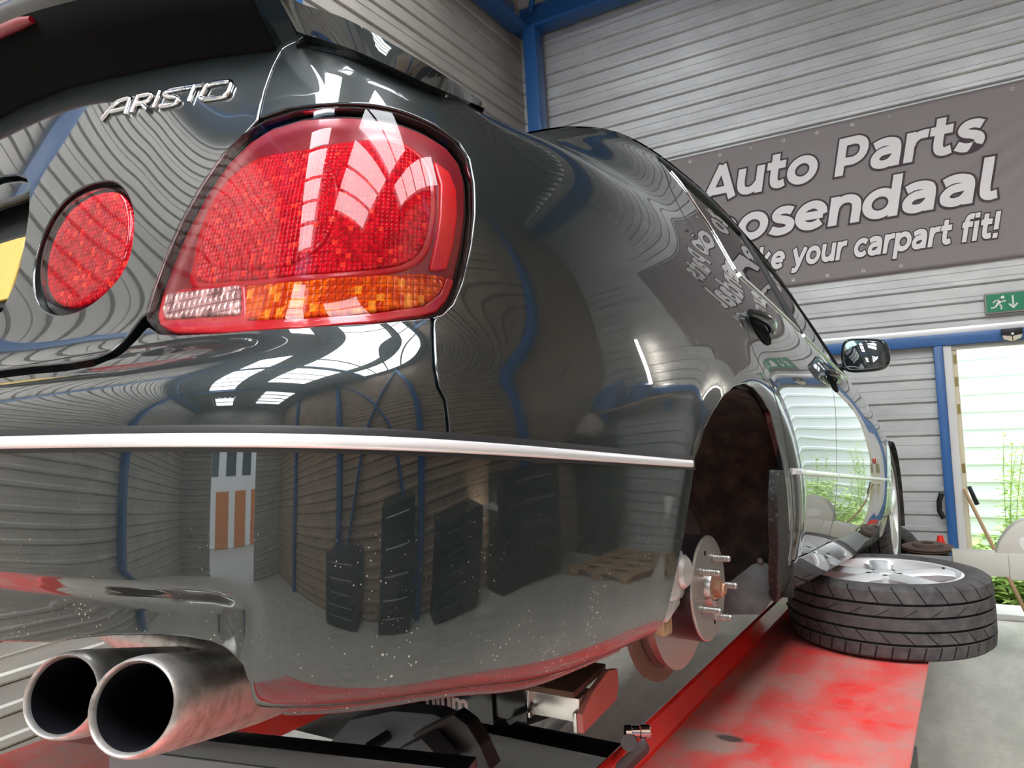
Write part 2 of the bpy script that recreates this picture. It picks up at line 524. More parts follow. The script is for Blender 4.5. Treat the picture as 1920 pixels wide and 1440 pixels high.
# outside: paving, the white ribbed shed next door, weeds
M['paving'] = mat('pale_paving', (.42, .41, .37), .8)
M['soil'] = mat('grassy_ground', (.16, .24, .05), .9)
t = NT(M['soil']); co = t.coord('Object'); t.l(t.mix(t.noise(co, 18, 6), (.10, .20, .03), (.34, .46, .10)), t.b.inputs['Base Color'])
tag(box('terrain', (-9, 6.52, -.2), (9, 9.6, -.03), M['soil']), kind='structure')
tag(box('exterior_paving', (-14, -26, -.2), (14, YB - .1, -.02), M['paving']), kind='structure')
M['shed'] = mat('white_shed_sheet', (.80, .82, .84), .5)
bm = bmesh.new()
z = -.05
A0 = []
while z < 4.6:
    A0 += [(z, 0), (z + .13, 0), (z + .145, .022), (z + .175, .022), (z + .19, 0)]; z += .19
rows = [[bm.verts.new((x, 9.2 - d, zz)) for zz, d in A0] for x in (-7, 8)]
for i in range(len(A0) - 1):
    try: bm.faces.new((rows[0][i], rows[0][i + 1], rows[1][i + 1], rows[1][i]))
    except ValueError: pass
add_box(bm, (-7, 9.21, -.05), (8, 9.5, 4.6))
shed = bm_obj('neighbouring_shed', bm, M['shed'], None, 15)
tag(shed, 'white ribbed shed wall outside the open fire door', 'building')
# white building with orange doors seen only in the car's paint
bm = bmesh.new(); add_box(bm, (-12, -22, 0), (10, -18, 5.5))
ob = bm_obj('office_building', bm, mat('white_render', (.78, .78, .76), .7)); tag(ob, 'pale building across the yard behind the open vehicle door', 'building')
for k in range(5):
    box('loading_door', (-6 + k * 2.6, -18.05, 0), (-4.3 + k * 2.6, -17.98, 2.3), mat('orange_door', (.55, .17, .03), .5), ob)
for k in range(6): box('window', (-7 + k * 2.4, -18.05, 3.0), (-5.6 + k * 2.4, -17.98, 4.4), mat('dark_pane', (.06, .08, .10), .1), ob)

# weeds against the shed: stems with pairs of leaves, one plant each
M['leaf'] = mat('leaf_green', (.30, .50, .06), .5)
t = NT(M['leaf'])
t.l(t.mix(t.noise(t.n('NewGeometry').outputs['Position'], 9, 3), (.36, .56, .09), (.68, .82, .36)), t.b.inputs['Base Color'])
t.b.inputs['Subsurface Weight'].default_value = 0
M['stem'] = mat('weed_stem', (.28, .34, .10), .6)


def weed_mesh(h, seed, stems=4, big=1.0):
    rnd = random.Random(seed); bm = bmesh.new(); bs = bmesh.new()
    for st in range(stems):
        off = Vector((rnd.uniform(-.05, .05), rnd.uniform(-.05, .05), 0)); hh = h * rnd.uniform(.65, 1)
        lean = Vector((rnd.uniform(-.16, .16), rnd.uniform(-.10, .10), 0))
        pts = [off + lean * (k / 6) ** 2 * hh + Vector((off.x * k * .35, off.y * k * .35, hh * k / 6)) for k in range(7)]
        add_tube(bs, pts, [.0032] * 6 + [.001], 5)
        n = int(hh / .020)
        for k in range(n):
            f = .05 + .95 * k / n; i = min(5, int(f * 6)); p = pts[i].lerp(pts[i + 1], f * 6 - i)
            az = k * 2.4 + rnd.uniform(-.4, .4); L = rnd.uniform(.075, .125) * (1.1 - .45 * f) * big; wd = L * .22
            d = Vector((math.cos(az), math.sin(az), rnd.uniform(.1, .9))).normalized(); s_ = d.cross(Vector((0, 0, 1))).normalized()
            q_ = [p, p + d * L * .35 + s_ * wd, p + d * L * .75 + s_ * wd * .6 - Vector((0, 0, L * .10)), p + d * L - Vector((0, 0, L * .30)), p + d * L * .75 - s_ * wd * .6 - Vector((0, 0, L * .10)), p + d * L * .35 - s_ * wd]
            v = [bm.verts.new(x) for x in q_]; bm.faces.new(v)
    me = bpy.data.meshes.new('foliage'); bm.to_mesh(me); bm.free(); me.materials.append(M['leaf'])
    ms = bpy.data.meshes.new('stem'); bs.to_mesh(ms); bs.free(); ms.materials.append(M['stem'])
    return me, ms


weed_meshes = [weed_mesh(h, 10 + i) for i, h in enumerate((1.45, 1.25, 1.05))]
rnd = random.Random(3)
for i in range(16):
    col, row = i % 8, i // 8
    x = .62 + col * .43 + (.21 if row else 0) + rnd.uniform(-.05, .05); y = 7.85 + row * .66 + rnd.uniform(-.08, .08)
    mf, ms = weed_meshes[(i * 2 + row) % 3]; sc = rnd.uniform(.85, 1.1)
    e = empty('weed', (x, y, -.032), (0, 0, rnd.random() * 6.28)); e.scale = (sc, sc, sc)
    tag(e, 'tall leafy light-green weed growing before the white shed outside the fire door', 'weed', 'tall weeds outside the fire door')
    f = bpy.data.objects.new('foliage', mf); COL.objects.link(f); f.parent = e
    s_ = bpy.data.objects.new('stem', ms); COL.objects.link(s_); s_.parent = e
# knee-high growth nobody could count
bm = bmesh.new(); rnd = random.Random(5)
for k in range(9000):
    x = rnd.uniform(-.2, 3.2); y = rnd.uniform(6.72, 7.42); hz = rnd.random() ** 1.2 * (.42 + .20 * math.sin(x * 5 + y * 3) + .25 * (y - 6.75) / .7)
    p = Vector((x, y, max(.0, hz) - .03)); az = rnd.uniform(0, 2 * pi); L = rnd.uniform(.06, .13); wd = L * .24
    d = Vector((math.cos(az), math.sin(az), rnd.uniform(.0, 1.0))).normalized(); s_ = d.cross(Vector((0, 0, 1))).normalized()
    bm.faces.new([bm.verts.new(q_) for q_ in (p, p + d * L * .4 + s_ * wd, p + d * L - Vector((0, 0, L * .25)), p + d * L * .4 - s_ * wd)])
me = bpy.data.meshes.new('undergrowth'); bm.to_mesh(me); bm.free()
ug = new_obj('undergrowth', me, M['leaf']); tag(ug, 'knee-high bright green undergrowth outside the fire door', 'undergrowth', kind='stuff')

# ------------------------------------------------------------------ the car: frame and body surface
# car axes: x to its right, y forward from the rear axle, z up from the level its wheels would roll on
CY, CP = math.radians(3.0), math.radians(-7.1)
c_f = Vector((math.sin(CY) * math.cos(CP), math.cos(CY) * math.cos(CP), math.sin(CP)))
c_r = Vector((math.cos(CY), -math.sin(CY), 0)); c_u = c_r.cross(c_f)
CAR_M = Matrix.Identity(4)
_hub_w = Vector((-.375, 1.369, -.358)) + EYE; _hub_c = Vector((.80, 0, .25))
_o = _hub_w - (c_r * _hub_c.x + c_f * _hub_c.y + c_u * _hub_c.z)
for i in range(3):
    CAR_M[i][0], CAR_M[i][1], CAR_M[i][2], CAR_M[i][3] = c_r[i], c_f[i], c_u[i], _o[i]
CAR_INV = CAR_M.inverted()

car = empty('car'); car.matrix_world = CAR_M
tag(car, 'dark green saloon car raised on the red lift with its right rear wheel taken off', 'car')

BASE = [(-.02, -1.15), (.25, -1.143), (.5, -1.118), (.65, -1.093), (.74, -1.067), (.805, -1.034), (.85, -.985), (.874, -.925), (.886, -.84),
        (.891, -.70), (.894, -.5), (.895, -.34), (.896, 0), (.896, .5), (.896, 1.0), (.893, 1.5), (.886, 1.9), (.88, 2.3),
        (.87, 2.6), (.855, 2.9), (.83, 3.2), (.78, 3.4), (.68, 3.54), (.5, 3.63), (.25, 3.67), (-.02, 3.68)]
_b = smooth_open(BASE, 24)
_seg = np.r_[0, np.cumsum(np.hypot(*np.diff(_b, axis=0).T))]
_i0 = np.interp(0, _b[:60, 0], _seg[:60])
NSL = int((_seg[-1] - 2 * _i0) / .01)
S_MAX = _seg[-1] - 2 * _i0
S = np.linspace(0, S_MAX, NSL + 1)
BX = np.interp(S + _i0, _seg, _b[:, 0]); BY = np.interp(S + _i0, _seg, _b[:, 1])
BX[0] = 0; BX[-1] = 0


def s_at(x, y): return S[np.argmin((BX - x) ** 2 + (BY - y) ** 2)]


# inward direction of every plan station, turning slowly round the corners
def _turn(a0, a1, x): t = np.clip((x - a0) / (a1 - a0), 0, 1); return t * t * t * (t * (6 * t - 15) + 10)


s_a, s_b = s_at(.30, -1.14), s_at(.894, -.35)
s_c, s_d = s_at(.87, 2.6), s_at(.3, 3.665)
TH = np.radians(90) * _turn(s_a, s_b, S) + np.radians(90) * _turn(s_c, s_d, S)
NX, NY = -np.sin(TH), np.cos(TH)

# profiles: (inset, height) for sixteen rows, bottom lip to roof
LOW_R = [(.10, .258), (.035, .264), (.018, .318), (.003, .40), (0, .455), (0, .483)]
LOW_C = [(.095, .258), (.032, .266), (.012, .31), (.003, .39), (0, .455), (0, .483)]
LOW_Q = [(.10, .218), (.032, .234), (.010, .29), (.002, .38), (0, .455), (0, .483)]
LOW_D = [(.20, .160), (.065, .168), (.045, .215), (.012, .33), (0, .455), (0, .483)]
ST = [
    ((0, -1.15), LOW_R + [(.010, .512), (.050, .536), (.092, .556), (.110, .68), (.125, .80), (.138, .88), (.150, .945), (.20, .985), (.30, 1.0), (.42, 1.005)]),
    ((.40, -1.13), LOW_R + [(.010, .512), (.050, .538), (.094, .56), (.116, .68), (.135, .80), (.150, .88), (.165, .94), (.21, .978), (.30, .993), (.42, .998)]),
    ((.65, -1.093), LOW_C + [(.009, .514), (.045, .542), (.085, .568), (.108, .68), (.140, .79), (.168, .87), (.195, .93), (.235, .965), (.31, .98), (.42, .985)]),
    ((.805, -1.034), LOW_C + [(.006, .516), (.030, .545), (.060, .575), (.080, .68), (.118, .78), (.158, .86), (.198, .92), (.245, .957), (.31, .972), (.42, .977)]),
    ((.874, -.925), LOW_C + [(.003, .516), (.014, .548), (.028, .585), (.044, .68), (.080, .78), (.128, .857), (.182, .912), (.235, .943), (.30, .955), (.42, .962)]),
    ((.891, -.70), LOW_Q + [(.001, .515), (.004, .55), (.008, .60), (.022, .70), (.057, .79), (.102, .862), (.156, .914), (.213, .945), (.285, .958), (.42, .965)]),
    ((.894, -.5), LOW_Q + [(0, .515), (.001, .55), (.004, .60), (.016, .70), (.045, .80), (.085, .88), (.132, .935), (.190, .97), (.262, .99), (.40, .997)]),
    ((.895, -.2), LOW_Q + [(0, .515), (0, .55), (.002, .60), (.013, .70), (.038, .80), (.074, .88), (.118, .95), (.172, 1.015), (.238, 1.10), (.33, 1.155)]),
    ((.896, .1), LOW_D + [(0, .515), (0, .55), (.002, .60), (.012, .70), (.038, .80), (.074, .88), (.122, .962), (.185, 1.075), (.25, 1.19), (.335, 1.275)]),
    ((.896, .45), LOW_D + [(0, .515), (0, .55), (.002, .60), (.012, .70), (.038, .80), (.076, .88), (.128, .965), (.195, 1.105), (.262, 1.245), (.345, 1.345)]),
    ((.896, .95), LOW_D + [(0, .515), (0, .55), (.002, .60), (.012, .70), (.040, .80), (.078, .88), (.128, .955), (.195, 1.10), (.262, 1.245), (.345, 1.385)]),
    ((.893, 1.5), LOW_D + [(0, .515), (0, .55), (.002, .60), (.012, .70), (.040, .80), (.078, .87), (.122, .935), (.188, 1.08), (.255, 1.225), (.338, 1.365)]),
    ((.886, 2.0), LOW_D + [(0, .515), (0, .55), (.002, .60), (.012, .70), (.038, .79), (.072, .86), (.110, .915), (.168, 1.03), (.228, 1.15), (.30, 1.26)]),
    ((.88, 2.4), LOW_D + [(0, .515), (0, .55), (.002, .60), (.012, .68), (.034, .76), (.066, .83), (.104, .885), (.15, .945), (.20, 1.0), (.26, 1.05)]),
    ((.86, 2.8), LOW_Q + [(0, .515), (.001, .55), (.004, .60), (.016, .67), (.040, .74), (.07, .80), (.108, .845), (.16, .875), (.24, .895), (.42, .91)]),
    ((.83, 3.2), LOW_Q + [(.002, .513), (.006, .545), (.014, .585), (.03, .64), (.055, .70), (.085, .755), (.125, .795), (.18, .82), (.27, .845), (.42, .865)]),
    ((.68, 3.54), LOW_C + [(.008, .512), (.02, .54), (.035, .575), (.05, .62), (.075, .665), (.11, .705), (.155, .735), (.22, .76), (.31, .785), (.42, .81)]),
    ((.0, 3.68), LOW_C + [(.008, .512), (.02, .54), (.035, .575), (.05, .62), (.075, .665), (.11, .705), (.155, .735), (.22, .76), (.31, .785), (.42, .81)]),
]


def pchip(x, y, xi):
    x = np.asarray(x, float); y = np.asarray(y, float); h = np.diff(x); dl = np.diff(y) / h
    d = np.zeros_like(y)
    for k in range(1, len(x) - 1):
        if dl[k - 1] * dl[k] > 0:
            w1, w2 = 2 * h[k] + h[k - 1], h[k] + 2 * h[k - 1]
            d[k] = (w1 + w2) / (w1 / dl[k - 1] + w2 / dl[k])
    d[0], d[-1] = dl[0], dl[-1]
    k = np.clip(np.searchsorted(x, xi) - 1, 0, len(h) - 1); t = (xi - x[k]) / h[k]; H = h[k]
    return (y[k] * (1 + 2 * t) * (1 - t) ** 2 + H * d[k] * t * (1 - t) ** 2 + y[k + 1] * t * t * (3 - 2 * t) + H * d[k + 1] * t * t * (t - 1))


NROW = 16; VSUB = 12; NV = (NROW - 1) * VSUB
V = np.linspace(0, NROW - 1, NV + 1)
_ss = np.array([s_at(*a) for a, _ in ST])
_D = np.zeros((len(ST), NV + 1)); _Z = np.zeros((len(ST), NV + 1))
for k, (_, rows) in enumerate(ST):
    rr = np.array(rows)
    _D[k] = pchip(range(NROW), rr[:, 0], V); _Z[k] = pchip(range(NROW), rr[:, 1], V)
GD = np.stack([pchip(_ss, _D[:, j], S) for j in range(NV + 1)], 1)
GZ = np.stack([pchip(_ss, _Z[:, j], S) for j in range(NV + 1)], 1)


def gauss(A, sig, axis):
    n = int(4 * sig) + 1; k = np.exp(-.5 * (np.arange(-n, n + 1) / sig) ** 2); k /= k.sum()
    Ap = np.concatenate([np.flip(np.take(A, range(1, n + 1), axis), axis), A, np.flip(np.take(A, range(A.shape[axis] - n - 1, A.shape[axis] - 1), axis), axis)], axis)
    return np.apply_along_axis(lambda r: np.convolve(r, k, 'valid'), axis, Ap)


def gauss_keep(A, sig, axis):
    """smooths but keeps the linear trend at both ends"""
    n = A.shape[axis]; t = np.linspace(0, 1, n); sh = [1, 1]; sh[axis] = n; t = t.reshape(sh)
    lin = np.take(A, [0], axis) * (1 - t) + np.take(A, [-1], axis) * t
    return gauss(A - lin, sig, axis) + lin


GD = gauss(GD, 7, 0); GZ = gauss(GZ, 7, 0)
GD = gauss_keep(GD, 4.0, 1); GZ = gauss_keep(GZ, 4.0, 1)
# features pressed into the skin
PXg = BX[:, None] + GD * NX[:, None]; PYg = BY[:, None] + GD * NY[:, None]
_r = np.hypot(PYg - 0.0, GZ - .262)
_front = np.hypot(PYg - 2.8, GZ - .30)
GD = GD - .010 * np.exp(-((_r - .375) / .045) ** 2) * (GZ > .2) - .010 * np.exp(-((_front - .37) / .045) ** 2) * (GZ > .2)
_low = 1 / (1 + np.exp((GZ - 0.352) / .0018))
_in = 1 / (1 + np.exp((S[:, None] - s_at(.775, -1.05)) / .006))
GD = GD + .015 * _low * _in
GX = BX[:, None] + GD * NX[:, None]; GY = BY[:, None] + GD * NY[:, None]
GX[0, :] = 0
# metric height along the skin for laying out outlines
_seg_v = np.sqrt(np.diff(GX, axis=1) ** 2 + np.diff(GY, axis=1) ** 2 + np.diff(GZ, axis=1) ** 2).mean(0)
W = np.r_[0, np.cumsum(_seg_v)]
# mirror to both sides: s runs from -S_MAX to S_MAX
FS = np.r_[-S[:0:-1], S]
G3 = np.stack([np.r_[-GX[:0:-1], GX], np.r_[GY[:0:-1], GY], np.r_[GZ[:0:-1], GZ]], -1)
_ds = np.gradient(G3, axis=0); _dv = np.gradient(G3, axis=1)
G3N = np.cross(_ds, _dv); G3N /= np.linalg.norm(G3N, axis=2, keepdims=True) + 1e-12


def _bil(A, s, w):
    fi = np.clip((np.asarray(s) + S_MAX) / (2 * S_MAX) * (len(FS) - 1), 0, len(FS) - 1.0001)
    fj = np.clip(np.interp(w, W, np.arange(NV + 1)), 0, NV - .0001)
    i = fi.astype(int); j = fj.astype(int); a = (fi - i)[..., None]; b = (fj - j)[..., None]
    return A[i, j] * (1 - a) * (1 - b) + A[i + 1, j] * a * (1 - b) + A[i, j + 1] * (1 - a) * b + A[i + 1, j + 1] * a * b


def skin(s, w): return _bil(G3, s, w)


def skin_n(s, w):
    n = _bil(G3N, s, w); return n / np.linalg.norm(n, axis=-1, keepdims=True)


# a search tree over the right-hand skin
_ni, _nj = GX.shape
_sub_i = list(range(0, _ni, 1)); _vv = np.stack([GX, GY, GZ], -1).reshape(-1, 3)
_faces = [(i * _nj + j, (i + 1) * _nj + j, (i + 1) * _nj + j + 1, i * _nj + j + 1) for i in range(_ni - 1) for j in range(_nj - 1)]
SKIN_TREE = BVHTree.FromPolygons([Vector(v) for v in _vv], _faces)
_cam_c = CAR_INV @ EYE


def sight(px, py):
    """direction, in car axes, in which the photograph shows a point"""
    d = AX_R * ((px - 960) / FPX) + AX_U * (-(py - 720) / FPX) + AX_F
    return (CAR_INV.to_3x3() @ d).normalized()


def on_skin(px, py):
    """(s, w) on the body skin of a feature measured in the photograph"""
    d = sight(px, py)
    hit, n, fi, dist = SKIN_TREE.ray_cast(_cam_c, d)
    if hit is None:
        best = None
        for t in np.linspace(.3, 4.5, 300):
            q = _cam_c + d * t; r = SKIN_TREE.find_nearest(q)
            if r[0] is not None and (best is None or r[3] < best[0]): best = (r[3], r[0], r[2])
        hit, fi = best[1], best[2]
    i, j = divmod(fi, _nj - 1)
    # refine inside the quad
    P = lambda a, b: np.array([GX[a, b], GY[a, b], GZ[a, b]])
    p00, p10, p01 = P(i, j), P(i + 1, j), P(i, j + 1); h = np.array(hit) - p00
    A = np.stack([p10 - p00, p01 - p00], 1); ab = np.linalg.lstsq(A, h, rcond=None)[0]
    a, b = np.clip(ab, 0, 1)
    return (S[i] + a * (S[1] - S[0]), W[j] + b * (W[j + 1] - W[j]))


def trace(pts): return [on_skin(*p) for p in pts]


def sv(s, row): return (s, float(np.interp(row, V, W)))


def at_yz(y, z, smin=.95):
    """(s, w) of the side skin at given y, z"""
    i0 = np.searchsorted(S, smin); sub = (GY[i0:] - y) ** 2 + (GZ[i0:] - z) ** 2
    k = np.unravel_index(np.argmin(sub), sub.shape); return (S[k[0] + i0], W[k[1]])


def resample(poly, step, closed=True):
    P = [np.array(p, float) for p in poly]; out = []
    n = len(P)
    for i in range(n if closed else n - 1):
        a, b = P[i], P[(i + 1) % n]; L = np.linalg.norm(b - a); k = max(1, int(math.ceil(L / step)))
        for q in range(k): out.append(a + (b - a) * q / k)
    if not closed: out.append(P[-1])
    return np.array(out)


def area2(P): return .5 * np.sum(P[:, 0] * np.roll(P[:, 1], -1) - np.roll(P[:, 0], -1) * P[:, 1])


def inset(P, d):
    """move a counter-clockwise closed outline inwards by d"""
    e = np.roll(P, -1, 0) - P; e /= np.linalg.norm(e, axis=1, keepdims=True) + 1e-12
    n = np.stack([-e[:, 1], e[:, 0]], 1); m = n + np.roll(n, 1, 0)
    m /= np.maximum((m * np.roll(n, 1, 0)).sum(1, keepdims=True), .5)
    return P + m * d


def inside(P, q):
    x, y = q[:, 0], q[:, 1]; c = np.zeros(len(q), bool); a = P; b = np.roll(P, -1, 0)
    for (x0, y0), (x1, y1) in zip(a, b):
        m = (y0 > y) != (y1 > y)
        if m.any():
            c[m] ^= x[m] < (x1 - x0) * (y[m] - y0) / (y1 - y0) + x0
    return c


def panel(name, poly, material, parent, gap=.002, flange=.012, roll=.0022, step=.012, lift=0.0, dens=(1, 2), holes=(), nfun=None, pfun=None):
    """a pressed panel: an outline in (s, w) laid on the skin, its edge rolled in, so that gaps read as gaps"""
    pf = pfun or skin; nf = nfun or skin_n
    P = resample(poly, step)
    keep = [0]
    for i in range(1, len(P)):
        if np.linalg.norm(P[i] - P[keep[-1]]) > 1e-4: keep.append(i)
    P = P[keep]
    if area2(P) < 0: P = P[::-1]
    P = inset(P, gap)
    loops = [P]
    for h in holes:
        H = resample(h, step)
        if area2(H) > 0: H = H[::-1]
        loops.append(inset(H, gap))
    lo, hi = P.min(0), P.max(0)
    gs = FS[::dens[0]]; gw = W[::dens[1]]
    gs = gs[(gs > lo[0]) & (gs < hi[0])]; gw = gw[(gw > lo[1]) & (gw < hi[1])]
    q = np.stack(np.meshgrid(gs, gw, indexing='ij'), -1).reshape(-1, 2)
    if len(q):
        ok = inside(P, q)
        for H in loops[1:]: ok &= ~inside(H, q)
        q = q[ok]
        allb = np.concatenate(loops); far = np.ones(len(q), bool)
        for b0 in range(0, len(q), 4000):
            dd = ((q[b0:b0 + 4000, None, :] - allb[None]) ** 2).sum(-1).min(1); far[b0:b0 + 4000] = dd > .0045 ** 2
        q = q[far]
    pts = np.concatenate(loops + [q]) if len(q) else np.concatenate(loops)
    edges = []; st0 = 0
    for Lp in loops:
        n = len(Lp); edges += [(st0 + i, st0 + (i + 1) % n) for i in range(n)]; st0 += n
    r = delaunay_2d_cdt([Vector((float(a), float(b))) for a, b in pts], edges, [], 1 if len(loops) == 1 else 2, 1e-7)
    v2 = np.array([(v.x, v.y) for v in r[0]]); tri = [tuple(f) for f in r[2]]
    if len(loops) > 1:
        cen = np.array([v2[list(f)].mean(0) for f in tri]); ok = inside(P, cen)
        for H in loops[1:]: ok &= ~inside(H, cen)
        tri = [f for f, o in zip(tri, ok) if o]
    tri = [f if area2(v2[list(f)]) > 0 else f[::-1] for f in tri]
    pos = pf(v2[:, 0], v2[:, 1]); nor = nf(v2[:, 0], v2[:, 1])
    pos = pos + nor * lift
    verts = list(pos); norms = list(nor); faces = list(tri)
    if flange > 0:
        # boundary half edges
        cnt = {}
        for f in tri:
            for a, b in zip(f, f[1:] + f[:1]): cnt[(a, b)] = 1
        bnd = [(a, b) for (a, b) in cnt if (b, a) not in cnt]
        nxt = dict(bnd); prv = {b: a for a, b in bnd}
        ring = {}
        for a in nxt:
            if a not in prv: continue
            t = pos[nxt[a]] - pos[prv[a]]; t /= np.linalg.norm(t) + 1e-12
            n = nor[a]; o = np.cross(t, n); o /= np.linalg.norm(o) + 1e-12
            ids = [a]
            for ang in (35, 65, 90):
                c, sn = math.cos(math.radians(ang)), math.sin(math.radians(ang))
                ids.append(len(verts)); verts.append(pos[a] + o * roll * sn - n * roll * (1 - c)); norms.append(o * sn + n * c)
            ids.append(len(verts)); verts.append(pos[a] + o * roll - n * flange); norms.append(o)
            ring[a] = ids
        for a, b in bnd:
            if a in ring and b in ring:
                for k in range(4): faces.append((ring[a][k], ring[a][k + 1], ring[b][k + 1], ring[b][k]))
    me = bpy.data.meshes.new(name)
    me.from_pydata([tuple(v) for v in verts], [], faces)
    me.polygons.foreach_set('use_smooth', [True] * len(me.polygons))
    src = list(range(len(v2)))
    if flange > 0:
        src += [0] * (len(verts) - len(v2))
        for a, ids in ring.items():
            for k in ids[1:]: src[k] = a
    uvl = me.uv_layers.new(name='skin'); li = np.empty(len(me.loops), int); me.loops.foreach_get('vertex_index', li)
    uvl.data.foreach_set('uv', v2[np.array(src)[li]].ravel())
    me.normals_split_custom_set_from_vertices([tuple(n) for n in norms])
    return new_obj(name, me, material, parent)


def mirror_obj(o, name=None):
    """the same part on the car's other flank"""
    me = o.data.copy(); n = len(me.vertices)
    co = np.empty(n * 3); me.vertices.foreach_get('co', co); co = co.reshape(-1, 3); co[:, 0] *= -1
    nm = np.array([tuple(l.vector) for l in me.corner_normals]) if True else None
    vn = np.zeros((n, 3)); li = np.empty(len(me.loops), int); me.loops.foreach_get('vertex_index', li); vn[li] = nm; vn[:, 0] *= -1
    faces = [tuple(p.vertices)[::-1] for p in me.polygons]
    m2 = bpy.data.meshes.new(me.name); m2.from_pydata([tuple(c) for c in co], [], faces)
    m2.polygons.foreach_set('use_smooth', [True] * len(m2.polygons))
    mi = [p.material_index for p in me.polygons]; m2.polygons.foreach_set('material_index', mi)
    m2.normals_split_custom_set_from_vertices([tuple(v) for v in vn])
    bpy.data.meshes.remove(me)
    o2 = bpy.data.objects.new(name or o.name, m2); COL.objects.link(o2)
    for mm in o.data.materials: m2.materials.append(mm)
    o2.parent = o.parent
    return o2

# ------------------------------------------------------------------ the car: panels
W_STRIP = float(np.interp(4.5, V, W))
W_TOP = W[-1]


def mir(pts): return [(-s, w) for s, w in pts][::-1]


trunk_line = trace([(533, 90), (522, 108), (510, 132), (497, 168), (484, 226)])
lamp_inner = trace([(455, 258), (420, 294), (381, 351), (341, 424), (311, 494), (291, 549), (280, 588)])
trunk_low = trace([(266, 622), (240, 650), (213, 671), (178, 685), (130, 693), (60, 700), (4, 707)])
trunk_hem = trace([(264, 600), (247, 622), (230, 641), (206, 660), (174, 672), (130, 680), (60, 687), (4, 694)])
trunk_hem = trunk_hem + [(trunk_hem[-1][0] * .5, trunk_hem[-1][1] + .001), (0, trunk_hem[-1][1] + .002)]
s_tr, w_tr = trunk_line[0]
w_c = trunk_low[-1][1]
trunk_low = trunk_low + [(trunk_low[-1][0] * .5, w_c + .001), (0, w_c + .002)]
half = [(0, W_TOP - .004), (s_tr * .9, W_TOP - .004), (s_tr + .02, W_TOP - .03), (s_tr + .012, w_tr + .03)] + trunk_line + lamp_inner + trunk_hem
oval = trace([(205, 356), (229, 377), (239, 412), (237, 455), (226, 493), (200, 527), (165, 555), (130, 568), (102, 564), (84, 545),
              (78, 510), (84, 468), (102, 422), (128, 386), (165, 362)])
oval = smooth_closed(oval, 4); oc = oval.mean(0)
oval_out = oc + (oval - oc) * 1.13 + np.array([-.002, -.001])
plate_r = trace([(2, 334), (28, 331), (46, 338), (53, 356), (50, 405), (42, 462), (29, 520), (3, 578)])
plate_hole = np.array([(0, plate_r[0][1])] + plate_r + [(0, plate_r[-1][1])])
plate_hole = np.array(list(plate_hole) + [(-s, w) for s, w in plate_hole[::-1][1:-1]])
trunk_poly = half + [(-s, w) for s, w in half[::-1][1:-1]]
trunk = panel('boot_lid', trunk_poly, M['paint'], car, gap=.0042, dens=(1, 1), step=.006,
              holes=(oval_out, [(-s, w) for s, w in oval_out], plate_hole))
lamp_out = trace([(500, 231), (560, 212), (620, 207), (680, 208), (740, 217), (800, 239), (845, 267), (868, 296), (879, 332), (881, 390),
                  (875, 450), (862, 510), (845, 558), (826, 580), (800, 589), (700, 598), (560, 607), (420, 616), (330, 619), (300, 615),
                  (283, 600), (281, 583), (290, 550), (310, 495), (340, 425), (380, 352), (420, 294), (460, 256)])
lamp_seat = trace([(490, 221), (540, 204), (620, 196), (700, 198), (760, 212), (815, 236), (860, 268), (880, 300), (887, 340), (888, 400),
                   (881, 460), (866, 525), (848, 567), (828, 586), (812, 592)])
lamp_base = trace([(812, 592), (700, 603), (560, 612), (420, 621), (335, 625), (300, 622), (279, 608)])
seam = trace([(812, 592), (812, 640), (815, 690), (822, 725), (835, 750), (840, 790), (843, 830)])
arch_c = (0.0, .262)
_ar = smooth_open([(-.363, .473), (-.336, .505), (-.285, .548), (-.20, .594), (-.10, .617), (0, .612), (.09, .58), (.155, .528), (.205, .468), (.24, .40), (.28, .325), (.31, .262)], 6)
arch_rear_q = smooth_open([at_yz(*p) for p in _ar[::2]], 3).tolist()
arch_rear_q = [tuple(p) for p in arch_rear_q]
arch_rear_b = [at_yz(-.365, .470), at_yz(-.385, .42), at_yz(-.405, .371), at_yz(-.425, .32), at_yz(-.439, .28), at_yz(-.440, .250)]
s_ar = arch_rear_b[0][0]
# rear bumper, one moulding across the whole tail
cut = trace([(3, 1207), (90, 1208), (150, 1200), (210, 1194), (290, 1193), (350, 1198), (395, 1207), (428, 1224), (452, 1250), (464, 1285), (469, 1312)])
bot = [(cut[-1][0] + .002, float(np.interp(.6, V, W))), (cut[-1][0] + .01, float(np.interp(.06, V, W)))]
bot += [(s, float(np.interp(.06, V, W))) for s in np.linspace(cut[-1][0] + .05, arch_rear_b[-1][0] - .02, 30)]
hb = [(0, cut[0][1])] + cut + bot + arch_rear_b[::-1] + [(s, W_STRIP) for s in np.linspace(s_ar, seam[-1][0], 20)][1:]
hb += seam[::-1] + lamp_base[1:] + trunk_low
bumper_poly = hb + [(-s, w) for s, w in hb[::-1][1:-1]]
bumper = panel('rear_bumper', bumper_poly, M['paint'], car, gap=.0034, dens=(1, 1), step=.006, flange=.014)
